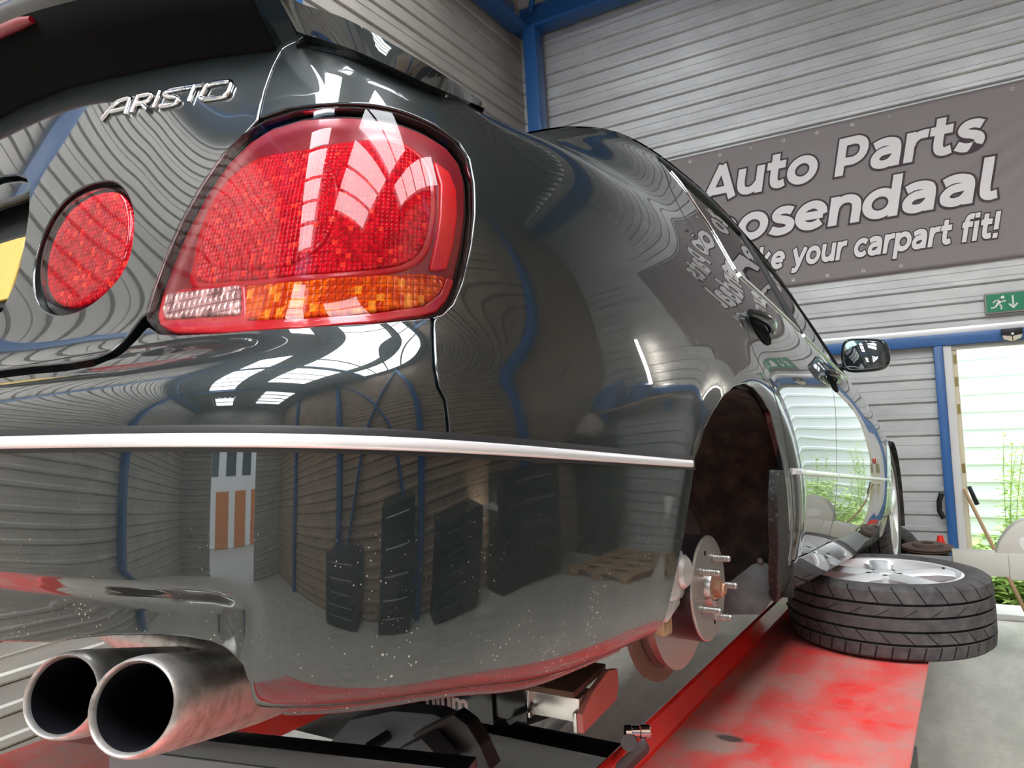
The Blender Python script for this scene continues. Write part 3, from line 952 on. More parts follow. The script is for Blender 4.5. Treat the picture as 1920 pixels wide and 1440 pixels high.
# right quarter panel with the rear pillar
door_line = trace([(1232, 293), (1256, 350), (1281, 403), (1306, 436)]) + [at_yz(.04, .93), at_yz(.03, .877), at_yz(.032, .78), at_yz(.045, .70), at_yz(.105, .640), at_yz(.18, .56), at_yz(.244, .474), at_yz(.30, .37), at_yz(.335, .29), at_yz(.345, .265)]
s_w0, w_w0 = door_line[0]
q = list(seam) + [(s, W_STRIP) for s in np.linspace(seam[-1][0], s_ar, 20)][1:]
q += arch_rear_q + [at_yz(.335, .262)] + door_line[::-1]
w_rail = float(np.interp(14.75, V, W))
q += [(s_w0 + .01, w_rail), (s_at(.9, 1.2), w_rail), (s_at(.9, 1.2), W_TOP - .002), (s_at(.9, -.2), W_TOP - .002), (s_tr + .03, W_TOP - .002), (s_tr + .02, W_TOP - .03), (s_tr + .012, w_tr + .03)]
q += trunk_line + lamp_seat
quarter = panel('quarter_panel', q, M['paint'], car, gap=.0034, dens=(1, 2), step=.007)
# doors
front_line = [at_yz(1.10, .93), at_yz(1.07, .84), at_yz(.99, .72), at_yz(.90, .60), at_yz(.865, .50), at_yz(.862, .44), at_yz(.845, .36), at_yz(.80, .275)]
fl2 = [at_yz(2.14, .90), at_yz(2.15, .70), at_yz(2.15, .45), at_yz(2.13, .285)]
belt = [at_yz(.36, .958), at_yz(.6, .960), at_yz(.85, .952), at_yz(1.10, .943)]
belt_f = [at_yz(1.10, .943), at_yz(1.4, .93), at_yz(1.75, .918), at_yz(2.14, .90)]
wedge = trace([(1256, 322), (1300, 381), (1333, 430), (1377, 505)])
rd = door_line + [at_yz(.55, .268), at_yz(.80, .275)] + front_line[::-1] + belt[::-1] + wedge[::-1]
rear_door = panel('rear_door', rd, M['paint'], car, gap=.0034, dens=(2, 2), step=.010)
fd = front_line + [at_yz(1.4, .283), at_yz(2.13, .285)] + fl2[::-1] + belt_f[::-1]
front_door = panel('front_door', fd, M['paint'], car, gap=.0034, dens=(2, 2), step=.012)
# front wing with its wheel arch, bonnet flank and nose
s_n = s_at(.80, 3.36)
arch_f = [at_yz(2.8 + .365 * math.cos(a), .30 + .345 * math.sin(a)) for a in np.radians([180, 172, 160, 145, 130, 115, 100, 90, 80, 65, 50, 35, 20, 8])]
wg = fl2[:1] + fl2 + arch_f + [(s_n, float(np.interp(4.5, V, W))), (s_n, float(np.interp(12, V, W))), at_yz(2.9, .855), at_yz(2.5, .885)]
wing = panel('front_wing', wg[1:], M['paint'], car, gap=.0034, dens=(3, 3), step=.015)
nose = [(s_n, float(np.interp(12, V, W))), (s_n, 0.02), (S_MAX, .02), (S_MAX, float(np.interp(13, V, W)))]
nose_p = panel('front_bumper', nose[:2] + [(2 * S_MAX - .0, 0)][:0] + nose[2:], M['paint'], car, gap=.002, dens=(4, 4), step=.03)
# sill below the doors
sl = [at_yz(.345, .262), at_yz(.55, .264), at_yz(.80, .270), at_yz(1.4, .278), at_yz(2.13, .280), at_yz(2.43, .29), (s_at(.87, 2.45), .03), (s_at(.87, 2.45), .01), (s_at(.9, .39), .01), (s_at(.9, .36), .1)]
sill = panel('sill', sl, M['paint'], car, gap=-.003, dens=(2, 2), step=.012, lift=-.0035, flange=.004)
# side glass, deep set behind the frames
g_r = wedge + belt[1:] + [at_yz(1.13, 1.0), (s_at(.9, 1.14), w_rail - .004), (s_at(.9, .8), w_rail - .004), (s_w0 + .06, w_rail - .01)]
glass_r = panel('rear_side_window', g_r, M['glass_dark'], car, gap=.003, dens=(2, 3), step=.015, lift=-.006, flange=0)
w_pil = [(s_at(.9, 1.72), w_rail - .004), at_yz(1.98, 1.10), at_yz(2.12, .95), at_yz(2.12, .91)]
g_f = belt_f[:-1] + [at_yz(2.10, .905)] + w_pil[::-1][1:] + [(s_at(.9, 1.2), w_rail - .004), at_yz(1.19, 1.0)]
glass_f = panel('front_side_window', g_f, M['glass_dark'], car, gap=.003, dens=(2, 3), step=.015, lift=-.006, flange=0)
pil = [at_yz(1.12, .945), at_yz(1.19, .945), (s_at(.9, 1.2), w_rail), (s_at(.9, 1.12), w_rail)]
pillar = panel('door_pillar', pil, M['black'], car, gap=0, dens=(2, 3), step=.02, lift=.001, flange=.01)
rail = [(s_w0, w_rail - .006), (s_at(.9, 1.72), w_rail - .006), at_yz(1.98, 1.10), at_yz(2.13, .93), at_yz(2.2, .93), at_yz(2.06, 1.14), (s_at(.9, 1.80), W_TOP - .004), (s_at(.9, 1.2), W_TOP - .03), (s_at(.9, 1.2), w_rail + .006), (s_w0, w_rail + .006)]
rail_p = panel('window_frame', rail, M['black'], car, gap=0, dens=(2, 2), step=.02, lift=.002, flange=.01)
for o in (quarter, rear_door, front_door, wing, sill, glass_r, glass_f, pillar, rail_p, nose_p): mirror_obj(o)

# roof, screens, bonnet and boot deck close the top of the shell
def top_patch(name, y0, y1, material, crown, row=15, n=24):
    i0, i1 = [int(np.searchsorted(S, s_at(.89 if y < 2.6 else .8, y))) for y in (y0, y1)]
    ii = np.unique(np.linspace(i0, i1, n).astype(int)); j = int(row * VSUB)
    verts, faces = [], []; m_ = 20
    for i in ii:
        x, y, z = GX[i, j], GY[i, j], GZ[i, j]
        for k in range(m_ + 1):
            u = -1 + 2 * k / m_; verts.append((x * u, y, z + crown * (1 - u * u)))
    for a in range(len(ii) - 1):
        for k in range(m_):
            p = a * (m_ + 1) + k; faces.append((p, p + 1, p + m_ + 2, p + m_ + 1))
    me = bpy.data.meshes.new(name); me.from_pydata(verts, [], faces)
    me.polygons.foreach_set('use_smooth', [True] * len(faces)); return new_obj(name, me, material, car)


top_patch('rear_window', -.42, .5, M['glass_dark'], .035)
top_patch('roof', .5, 1.55, M['paint'], .04)
top_patch('windscreen', 1.55, 2.35, M['glass_dark'], .05)
top_patch('bonnet', 2.35, 3.25, M['paint'], .04)
top_patch('boot_deck', -.86, -.42, M['paint'], .015)

# dark shell added behind every gap to block light coming through
def shell_outline(a, b): return a
sh = [(-S_MAX * .0 - 0, .0)]
_wl = float(np.interp(1.6, V, W)); _wh = float(np.interp(2.7, V, W))
inner = [(0.0, _wh), (cut[-1][0] - .03, _wh), (cut[-1][0] + .03, _wl), (s_at(.87, -.46), _wl)] + [at_yz(-.46, .30), at_yz(-.44, .45), at_yz(-.37, .55), at_yz(-.25, .63), at_yz(-.1, .67), at_yz(.03, .665), at_yz(.16, .62), at_yz(.26, .54), at_yz(.33, .42), at_yz(.37, .30)]
inner += [(s_at(.9, .40), .03), (s_at(.87, 2.3), .03), at_yz(2.38, .30), at_yz(2.40, .45), at_yz(2.5, .60), at_yz(2.65, .68), at_yz(2.85, .70), at_yz(3.0, .66), at_yz(3.15, .55), at_yz(3.2, .4), (s_at(.83, 3.2), .03), (S_MAX - .02, .03)]
inner += [(S_MAX - .02, float(np.interp(14, V, W))), (s_at(.87, 2.45), float(np.interp(13, V, W))), at_yz(2.2, .88), at_yz(1.4, .90), at_yz(.5, .93), at_yz(.30, 1.0), (s_w0 - .02, w_rail), (s_w0 - .1, W_TOP - .02), (s_tr, W_TOP - .02), (0, W_TOP - .02)]
ih = np.array(inner)
shell_hole = []
shl = panel('inner_shell', ih, M['void'], car, gap=0, dens=(3, 3), step=.03, lift=-.042, flange=0)
mirror_obj(shl)

# ------------------------------------------------------------------ the car: lamps, mouldings, badge, spoiler, running gear
C_INV3 = CAR_INV.to_3x3()
BODY = M['paint']
M['steel'] = mat('dull_steel', (.36, .35, .33), .38, 1.0)
M['rust'] = mat('brown_rust', (.16, .10, .075), .7, .2)
M['rubber'] = mat('tyre_rubber', (.040, .039, .040), .75, spec=.3)
M['alloy'] = mat('silver_alloy', (.80, .80, .80), .30, .35, .6, .08)
M['plastic_grey'] = mat('grey_black_plastic', (.030, .031, .033), .55)


def on_y(px, py, Y): d = sight(px, py); return _cam_c + d * ((Y - _cam_c.y) / d.y)
def on_x(px, py, X): d = sight(px, py); return _cam_c + d * ((X - _cam_c.x) / d.x)


def skin_tube(name, path, r_out, r_vert, lift, material, parent, n=10):
    """a moulding of rounded section that follows the skin along (s, w) points"""
    P = np.array(path, float); pos = skin(P[:, 0], P[:, 1]); nor = skin_n(P[:, 0], P[:, 1])
    t = np.gradient(pos, axis=0); t /= np.linalg.norm(t, axis=1, keepdims=True)
    b = np.cross(nor, t)
    verts, faces, norms = [], [], []
    for k in range(len(P)):
        for a in range(n):
            th = 2 * pi * a / n; c, s_ = math.cos(th), math.sin(th)
            c2 = math.copysign(abs(c) ** .6, c); s2 = math.copysign(abs(s_) ** .6, s_)
            verts.append(tuple(pos[k] + nor[k] * (lift + r_out * c2) + b[k] * r_vert * s2))
    for k in range(len(P) - 1):
        for a in range(n):
            faces.append((k * n + a, k * n + (a + 1) % n, (k + 1) * n + (a + 1) % n, (k + 1) * n + a))
    faces.append(tuple(range(n))); faces.append(tuple((len(P) - 1) * n + a for a in range(n))[::-1])
    me = bpy.data.meshes.new(name); me.from_pydata(verts, [], faces)
    bm = bmesh.new(); bm.from_mesh(me); bmesh.ops.recalc_face_normals(bm, faces=bm.faces); bm.to_mesh(me); bm.free()
    me.polygons.foreach_set('use_smooth', [True] * len(faces)); me.set_sharp_from_angle(angle=math.radians(60))
    return new_obj(name, me, material, parent)


# bright bumper moulding in its black channel
_sa = np.linspace(-(s_ar - .004), s_ar - .004, 220)
channel = skin_tube('moulding_channel', [(s, W_STRIP) for s in _sa], .0022, .0105, .0004, M['rubber_seal'], bumper)
wz = W_STRIP - .0015
strip = skin_tube('bumper_moulding', [(s, wz) for s in _sa[1:-1]], .0045, .0054, .0022, M['moulding'], car, 14)
for a, b in ((.262, .855), (.872, 2.14), (2.155, 2.43)):
    pts = [at_yz(y, .469) for y in np.linspace(a, b, 40)]
    pts = [(s, W_STRIP) for s, w in pts]
    o = skin_tube('side_moulding', pts, .005, .007, .002, M['moulding'], car, 12); mirror_obj(o)

# outer tail lamp: clear lens over moulded optics
lens = panel('tail_light', lamp_out, M['lens'], car, gap=.0012, dens=(1, 1), step=.006, lift=.0035, roll=.006, flange=.010)
tag(lens, label='large red tail lamp with orange turn signal and clear reverse lamp')
seat_ring = np.array(lamp_out)
lc = seat_ring.mean(0)


def lamp_panel(name, pts, material, lift, roll=.0025, gap=.0, parent=None):
    return panel(name, pts, material, parent or lens, gap=gap, dens=(1, 1), step=.005, lift=lift, roll=roll, flange=.008)


lamp_panel('lamp_body', lamp_out, M['lamp_deep'], -.0075, gap=.003)
pillow = trace([(362, 520), (364, 480), (376, 425), (398, 372), (428, 330), (468, 300), (510, 286), (560, 279), (640, 264), (700, 258), (745, 262), (785, 285),
                (806, 318), (811, 370), (806, 420), (793, 462), (765, 485), (720, 495), (640, 502), (520, 512), (430, 520)])
rim = smooth_closed(pillow, 4)
rim_o = rim.mean(0) + (rim - rim.mean(0)) * 1.045
lamp_panel('pillow_rim', rim_o, M['lamp_red'], -.0058, roll=.004)
inner_p = rim.mean(0) + (rim - rim.mean(0)) * .985
lamp_panel('stop_light', inner_p, M['red_facets'], -.0040, roll=.003)
ring = smooth_closed(trace([(560, 279), (600, 292), (625, 325), (632, 370), (618, 425), (590, 465), (540, 490), (470, 500), (410, 497), (380, 480), (376, 440), (395, 388), (425, 345), (465, 312), (510, 290)]), 3)
lamp_panel('bulb_reflector', ring.mean(0) + (ring - ring.mean(0)) * .97, M['red_facets'], -.0022, roll=.005)
lamp_panel('side_reflector', trace([(822, 300), (846, 318), (858, 350), (860, 400), (852, 455), (840, 498), (815, 500), (826, 450), (833, 400), (834, 340)]), M['lamp_bright'], -.0045)
lamp_panel('turn_signal', trace([(454, 533), (560, 524), (680, 515), (800, 512), (838, 516), (830, 538), (812, 558), (780, 568), (680, 578), (560, 587), (456, 592)]), M['orange_facets'], -.0040, gap=.001)
lamp_panel('reverse_light', trace([(306, 549), (372, 541), (440, 533), (441, 582), (372, 586), (304, 591), (300, 575)]), M['clear_facets'], -.0035, gap=.0006)
bar = lamp_panel('lower_bar', trace([(292, 600), (288, 585), (296, 552), (330, 540), (445, 527), (449, 590), (560, 591), (700, 583), (800, 572), (835, 548), (846, 520), (856, 522), (842, 556), (822, 576), (790, 584), (690, 594), (560, 602), (420, 611), (320, 613)]), M['lamp_red'], -.0062)
gasket = panel('lamp_gasket', lamp_out.mean(0) + (np.array(lamp_out) - np.array(lamp_out).mean(0)) * 1.0 if hasattr(lamp_out, 'mean') else lamp_out, M['rubber_seal'], lens, gap=-.0035, dens=(2, 2), step=.006, lift=-.011, flange=.01)
kids = [c for c in lens.children]
lens_l = mirror_obj(lens, 'tail_light')
for c in kids:
    if c.name.startswith(('lamp_body', 'stop', 'turn', 'reverse')):
        k = mirror_obj(c); k.parent = lens_l

# oval lamp let into the boot lid, with its dished bezel
ol = panel('boot_light', oval, M['lens'], car, gap=.0005, dens=(1, 1), step=.005, lift=.001, roll=.006, flange=.01)
tag(ol, label='oval red lamp in the boot lid')
panel('lamp_optics', oval, M['red_facets'], ol, gap=.002, dens=(1, 1), step=.005, lift=-.006, roll=.005, flange=.01)
bz = panel('lamp_bezel', oval_out, M['black'], ol, gap=-.001, dens=(1, 1), step=.005, lift=-.010, flange=.004)
ol2 = mirror_obj(ol, 'boot_light')
for c in list(ol.children): k = mirror_obj(c); k.parent = ol2

# number plate recess and plate
rec = panel('plate_recess', plate_hole, M['black'], trunk, gap=-.004, dens=(3, 3), step=.01, lift=-.035, flange=.0)
ph = plate_hole[plate_hole[:, 0] >= -1e-6]
pl_s = trace([(12, 430)])[0]; pl_b = trace([(1, 540)])[0]
plate_poly = [(-pl_s[0], pl_b[1]), (pl_s[0], pl_b[1]), (pl_s[0], pl_s[1]), (-pl_s[0], pl_s[1])]
M['plate'] = mat('yellow_plate', (.62, .42, .10), .4)
pl = panel('number_plate', plate_poly, M['plate'], car, gap=0, dens=(4, 4), step=.02, lift=-.022, flange=.004)
pb = panel('plate_holder', np.array(plate_poly) * np.array([1.03, 1]) + np.array([[0, -.006], [0, -.006], [0, .006], [0, .006]]), M['black'], pl, gap=0, dens=(4, 4), step=.02, lift=-.026, flange=.006)
gs = trace([(2, 372), (20, 367), (47, 356), (50, 342), (30, 338), (2, 341)])
garn = [(0, gs[0][1])] + gs + [(0, gs[-1][1])]
garn = garn + [(-s, w) for s, w in garn[::-1][1:-1]]
panel('plate_garnish', garn, BODY, trunk, gap=.001, dens=(2, 2), step=.008, lift=-.004, roll=.006, flange=.01)

# chrome lettering
Tq = [np.array(v) for v in trace([(193, 228), (431, 183), (437, 155), (205, 197)])]


def letter_pt(u, v):
    """u 0..1 along the word, v 0..1 up"""
    b = Tq[0] * (1 - u) + Tq[1] * u; t = Tq[3] * (1 - u) + Tq[2] * u
    return b * (1 - v) + t * v


STROKES = [
    [(0, 0), (.045, .55), (.085, .93), (.125, 1), (.185, 1), (.19, .6), (.195, -.02)], [(.06, .40), (.185, .40)],
    [(.245, -.02), (.25, 1)], [(.25, 1), (.335, 1), (.365, .88), (.355, .62), (.32, .50), (.265, .48)], [(.30, .48), (.375, -.02)],
    [(.415, -.02), (.425, 1)],
    [(.465, .02), (.555, .02), (.595, .13), (.585, .36), (.545, .50), (.505, .56), (.475, .72), (.49, .93), (.535, 1), (.63, 1)],
    [(.635, 1), (.765, 1)], [(.70, 1), (.685, -.02)],
    [(.815, .0), (.94, .0), (.985, .14), (.997, .5), (1.0, .84), (.965, 1), (.85, 1), (.80, .87), (.785, .5), (.775, .14), (.815, .0)],
]
bm = bmesh.new()
for st in STROKES:
    dense = smooth_open(st, 5) if len(st) > 2 else np.array([np.array(st[0]) * (1 - k / 8) + np.array(st[1]) * k / 8 for k in range(9)])
    sw = np.array([letter_pt(u, v) for u, v in dense])
    pos = skin(sw[:, 0], sw[:, 1]) + skin_n(sw[:, 0], sw[:, 1]) * .0018
    add_tube(bm, pos, .0031, 12)
badge = bm_obj('chrome_badge', bm, M['chrome'], car, 60)
tag(badge, label='chrome lettering on the boot lid')

# three-piece spoiler on the boot edge
att = trace([(3, 208), (100, 175), (200, 147), (300, 125), (400, 107), (470, 98), (520, 93)])
att = [(0, att[0][1] + .002)] + att
att = smooth_open(att, 5)
s_end = att[-1][0]


def spoiler_section(s, w):
    B = skin(np.array([s]), np.array([w]))[0]; i = min(len(S) - 1, int(round(s / S[1])))
    o = np.array([-NX[i], -NY[i], 0]); u = np.array([0, 0, 1.0])
    f = min(1, max(0, s / s_end)); k = 1 - .22 * f ** 3
    pts = [(-.03, -.004), (.0, -.003), (.004, .003), (.042, .033), (.070, .061), (.076, .069), (.078, .080), (.074, .090), (.058, .095), (.0, .090), (-.10, .074), (-.16, .050)]
    return [B + o * a * k + u * b * k for a, b in pts]


def loft(name, secs, material, parent, caps=True, closed=True, smooth=40):
    bm = bmesh.new(); R = [[bm.verts.new(tuple(p)) for p in s] for s in secs]; n = len(secs[0])
    for A, B in zip(R, R[1:]):
        for k in range(n if closed else n - 1): bm.faces.new((A[k], A[(k + 1) % n], B[(k + 1) % n], B[k]))
    if caps: bm.faces.new(R[0]); bm.faces.new(R[-1][::-1])
    return bm_obj(name, bm, material, parent, smooth)


half_secs = [spoiler_section(s, w) for s, w in att]
mirx = lambda sec: [np.array([-p[0], p[1], p[2]]) for p in sec]
secs = [mirx(q_) for q_ in half_secs[:0:-1]] + half_secs
spoiler = loft('boot_spoiler', secs, BODY, car)
under = loft('spoiler_underside', [[p + np.array([0, 0, -.0012]) for p in sec[1:5]] for sec in secs], M['void'], spoiler, caps=False, closed=False)  # near-black sheet over the paint; shade underneath put into its colour
sd = under.modifiers.new('thickness', 'SOLIDIFY'); sd.thickness = .002; sd.offset = 0
bl = []
for s, w in [a_ for a_ in att if a_[0] < .315]:
    q_ = spoiler_section(s, w); c_ = np.array(q_[4]) * .75 + np.array(q_[3]) * .25 + np.array([0, -.004, -.002])
    bl.append(c_)
bl = [np.array([-p[0], p[1], p[2]]) for p in bl[:0:-1]] + bl
bm = bmesh.new(); add_tube(bm, bl, [.0045] + [.0075] * (len(bl) - 2) + [.0045], 12)
hb_l = bm_obj('high_brake_light', bm, M['lamp_deep'], spoiler, 60)

# side piece of the spoiler on the quarter panel
low_px = [(556, 58), (586, 69), (651, 89), (716, 117), (794, 154), (872, 187), (908, 203)]
top_px = [(500, -50), (556, 2), (646, 34), (742, 86), (820, 133), (872, 167), (913, 197)]
quart_px = [(546, 95), (560, 97), (640, 113), (716, 140), (794, 172), (872, 197), (907, 207)]


def at_depth_like(px, ref): d = sight(*px); return _cam_c + d * ((ref - _cam_c).dot(d))


side_secs = []
LQ = smooth_open(low_px, 5); TQ = smooth_open(top_px, 5); QQ = smooth_open(quart_px, 5)
for k in range(len(LQ)):
    sw = on_skin(*QQ[k]); Q3 = Vector(skin(np.array([sw[0]]), np.array([sw[1]]))[0])
    i = min(len(S) - 1, int(round(sw[0] / S[1]))); inw = Vector((NX[i], NY[i], 0))
    f = k / (len(LQ) - 1); wdt = .06 * (1 - f) + .012
    lo3 = at_depth_like(LQ[k], Q3 - inw * .006); tp3 = at_depth_like(TQ[k], Q3 + inw * .004 * (1 - f))
    mid = lo3 * .45 + tp3 * .55 - inw * .0025 * (1 - f)
    side_secs.append([lo3, mid, tp3, tp3 + inw * wdt * .5, tp3 + inw * wdt - Vector((0, 0, .01)), Q3 + inw * wdt - Vector((0, 0, .012)), lo3 + inw * .012 + Vector((0, 0, .001))])
sp_side = loft('spoiler_end', side_secs, BODY, car)
wedge_gap = loft('spoiler_gap_shade', [[sec[5], sec[5] + (sec[6] - sec[5]) * .93 + Vector((0, 0, -.0)), sec[6] * .35 + Vector(skin(np.array([on_skin(*QQ[k])[0]]), np.array([on_skin(*QQ[k])[1]]))[0]) * .65 + Vector((0, 0, .001))] for k, sec in enumerate(side_secs)], M['void'], sp_side, caps=False)  # near-black wedge standing in for the shade in the spoiler gap
mirror_obj(sp_side)

# exhaust: two rolled tips and the silencer above the bumper edge
M['exhaust'] = mat('stained_steel', (.62, .60, .57), .40, .85)
t = NT(M['exhaust']); co = t.coord('Object')
mk = t.noise(co, 60, 5); t.l(t.mix(t.ramp(mk, .45, .7), (.66, .63, .60), (.36, .32, .28)), t.b.inputs['Base Color'])
t.l(t.math('MULTIPLY_ADD', mk, .25, .27), t.b.inputs['Roughness'])
M['bore_black'] = mat('bore_black', (.004, .004, .006), .95, spec=.1)  # one even near-black for the inside of the tips
pdir = (sight(1080, 1180)).normalized()
for px, py, rad in ((252, 1326, .0365), (119, 1304, .0350)):
    c0 = on_y(px, py, -1.072); ax = pdir
    tip = lathe('exhaust_tip', [(.002, rad * .83), (-.0025, rad * .855), (-.004, rad * .89), (-.0025, rad * .93), (.003, rad * .968), (.010, rad * .99), (.018, rad), (.09, rad * 1.0), (.20, rad * .97), (.26, rad * .9)], c0, ax, M['exhaust'], car, 56)
    lathe('tip_bore', [(.002, rad * .83), (.05, rad * .82), (.16, rad * .8), (.16, 0)], c0, ax, M['bore_black'], tip, 48)
silc = on_y(640, 1335, -.80)
bm = bmesh.new()
prof = [(0, 0), (.012, .05), (.04, .075), (.10, .082), (.30, .082), (.36, .075), (.39, .05), (.40, 0)]
add_lathe(bm, prof, (.30, -.80, .262), (1, 0, 0), 40)
for v in bm.verts: v.co.z = .262 + (v.co.z - .262) * .62; v.co.y = -.80 + (v.co.y + .80) * 1.5
bmesh.ops.remove_doubles(bm, verts=bm.verts, dist=1e-5)
bm_obj('silencer', bm, M['exhaust'], car, 40)

# floor pan and wheel housings
box('underbody', (-.70, -.72, .26), (.55, 3.3, .34), M['void'], car, .02)
box('sill_box', (.50, .42, .19), (.80, 2.4, .30), M['void'], car, .02)
M['liner'] = mat('dusty_black_liner', (.014, .013, .012), .85)
t = NT(M['liner']); co = t.coord('Object')
t.l(t.mix(t.ramp(t.noise(co, 22, 6), .42, .75), (.010, .009, .009), (.060, .048, .038)), t.b.inputs['Base Color'])
t.bump(t.noise(co, 35, 5), .4, .01)


def wheel_housing(y0, z0, r, name, a0=-12, a1=176, name2=False):
    bm = bmesh.new(); xs = [.872, .82, .6, .42]
    rows = []
    for th in np.radians(np.linspace(a0, a1, 40)):
        gx = 0.0 if name2 else max(0.0, (math.degrees(th) - 140) / 36) ** 1.0 * .075
        rr = [r - .006 + gx, r + .012 + gx, r + .012 + gx, r - .02 + gx]
        rows.append([bm.verts.new((x, y0 + math.cos(th) * q_, z0 + math.sin(th) * q_)) for x, q_ in zip(xs, rr)])
    for A, B in zip(rows, rows[1:]):
        for k in range(len(xs) - 1): bm.faces.new((A[k], A[k + 1], B[k + 1], B[k]))
    c_ = bm.verts.new((.42, y0, z0 - .15))
    for A, B in zip(rows, rows[1:]): bm.faces.new((A[-1], c_, B[-1]))
    o = bm_obj(name, bm, M['liner'], car, 50)
    sol = o.modifiers.new('thickness', 'SOLIDIFY'); sol.thickness = .004; sol.offset = 1
    return o


wheel_housing(0, .262, .362, 'wheel_housing')
wheel_housing(2.8, .30, .372, 'wheel_housing', name2=True)
# splash guard ahead of the bare hub
M['splash'] = mat('worn_grey_plastic', (.075, .078, .082), .45)
t = NT(M['splash']); co = t.coord('Object')
t.l(t.mix(t.ramp(t.noise(co, 18, 6), .35, .7), (.045, .047, .05), (.13, .132, .135)), t.b.inputs['Base Color'])
sg = [on_y(1352, 1152, .30), on_y(1425, 1153, .34), on_y(1450, 1120, .355), on_y(1470, 1068, .36), on_y(1425, 1052, .35), on_y(1405, 1060, .345), on_y(1380, 1085, .335), on_y(1350, 1105, .32)]
guard = prism('splash_guard', sg, (0, .012, 0), M['splash'], car, .003)
trim_edge = trace([(1461, 884), (1468, 884), (1474, 915), (1478, 975), (1477, 1050), (1472, 1128), (1460, 1137), (1458, 1060), (1458, 985), (1458, 930)])
M['arch_trim'] = mat('gritty_black_plastic', (.012, .012, .012), .7)
t = NT(M['arch_trim']); co = t.coord('Object'); t.l(t.mix(t.ramp(t.noise(co, 140, 4), .55, .72), (.008, .008, .008), (.09, .085, .08)), t.b.inputs['Base Color'])
o = panel('arch_trim', trim_edge, M['arch_trim'], car, gap=0, dens=(1, 2), step=.008, lift=.0012, roll=.003, flange=.02); mirror_obj(o)
lathe('trim_screw', [(-.006, 0), (-.006, .006), (0, .008), (.004, .008)], on_y(1426, 1051, .345), (0, 1, 0), M['steel'], guard, 12)

# rear hub, drum-hat disc, studs, caliper
hub_c = Vector((.80, -.012, .245)); X1 = Vector((1, 0, 0))
M['disc'] = mat('turned_iron', (.42, .38, .36), .34, 1.0)
M['hat'] = mat('iron_hat', (.40, .37, .35), .42, .9)
M['black_hat'] = mat('painted_hat', (.012, .009, .012), .3, 0, .3)
rotor = lathe('brake_disc', [(-.085, .085), (-.085, .155), (-.074, .155), (-.074, .150), (-.068, .150), (-.068, .155), (-.057, .155), (-.057, .0985)], hub_c, X1, M['disc'], car, 96)
lathe('disc_hat_wall', [(-.057, .0985), (-.004, .0985)], hub_c, X1, M['black_hat'], rotor, 72)
lathe('disc_hat', [(-.008, .0985), (-.002, .0975), (0, .095), (0, .034), (-.003, .034)], hub_c, X1, M['hat'], rotor, 72)
hubp = lathe('wheel_hub', [(-.003, .036), (.006, .035), (.011, .033), (.012, .028), (.006, .026), (.004, .024)], hub_c, X1, M['disc'], car, 48)
lathe('axle_nut', [(.002, .024), (.010, .023), (.012, .018), (.024, .017), (.026, .012), (.030, .010), (.030, 0)], hub_c, X1, mat('coppery_nut', (.46, .26, .17), .4, .9), hubp, 10, smooth=20)
for k in range(5):
    a = 2 * pi * k / 5 + math.radians(0)
    c_ = hub_c + Vector((0, math.cos(a) * .0572, math.sin(a) * .0572))
    lathe('wheel_stud', [(-.002, .0085), (.004, .0085), (.0045, .0068)] + [(.006 + .0015 * j, .0068 if j % 2 else .0058) for j in range(18)] + [(.035, .005), (.036, 0)], c_, X1, M['steel'], rotor, 20, smooth=20)
for k in range(2):
    a = math.radians(110 + 180 * k); c_ = hub_c + Vector((.0004, math.cos(a) * .07, math.sin(a) * .07))
    lathe('threaded_hole', [(0, .005), (0, 0)], c_, X1, M['void'], rotor, 14)
lathe('backing_plate', [(-.10, .05), (-.10, .165), (-.088, .168), (-.088, .05)], hub_c + Vector((0, -.015, -.01)), X1, M['rust'], car, 48)
M['caliper'] = mat('cast_silver', (.56, .55, .54), .35, .6)
bm = bmesh.new()
add_box(bm, (.715, -.185, .235), (.79, -.108, .325), .014)
add_lathe(bm, [(-.035, 0), (-.035, .028), (.028, .03), (.034, .024), (.034, 0)], (.765, -.128, .285), (1, 0, 0), 24)
add_box(bm, (.74, -.20, .315), (.762, -.155, .355), .006)
add_box(bm, (.725, -.20, .215), (.785, -.125, .245), .008, Matrix.Translation((0, -.16, .23)) @ Matrix.Rotation(.35, 4, 'X') @ Matrix.Translation((0, .16, -.23)))
cal = bm_obj('brake_caliper', bm, M['caliper'], car, 35)
box('brake_pad', (.752, -.175, .178), (.772, -.135, .225), mat('pad_backing', (.42, .30, .17), .5, .5), cal, .004)
bm = bmesh.new(); add_tube(bm, [(.66, -.06, .42), (.70, .0, .44), (.70, .05, .43), (.69, .09, .40), (.69, .10, .36)], .004, 8)
bm_obj('brake_hose', bm, M['rust'], car)
tube('suspension_arm', [(.45, -.10, .20), (.70, -.02, .22)], .028, M['rust'], car, 16)
tube('damper', [(.58, .06, .18), (.55, .03, .60)], .035, M['void'], car, 16)


# wheels: tyre with grooved tread and five-spoke alloy rim; axis along +x, outer face at +x
def tread_profile(R, w):
    h = w / 2; p = [(-h * .86, R * .735), (-h * .93, R * .755), (-h * .985, R * .82), (-h * .985, R * .89), (-h * .94, R * .95), (-h * .86, R * .985)]
    g = [-.52, -.18, .18, .52]; x = -h * .85
    for c_ in g:
        p += [(h * c_ - .0048, R * (1 - .004 * c_ * c_ * 2)), (h * c_ - .003, R - .007), (h * c_ + .003, R - .007), (h * c_ + .0048, R * (1 - .004 * c_ * c_ * 2))]
    p += [(-a, b) for a, b in p[5::-1]]
    return p


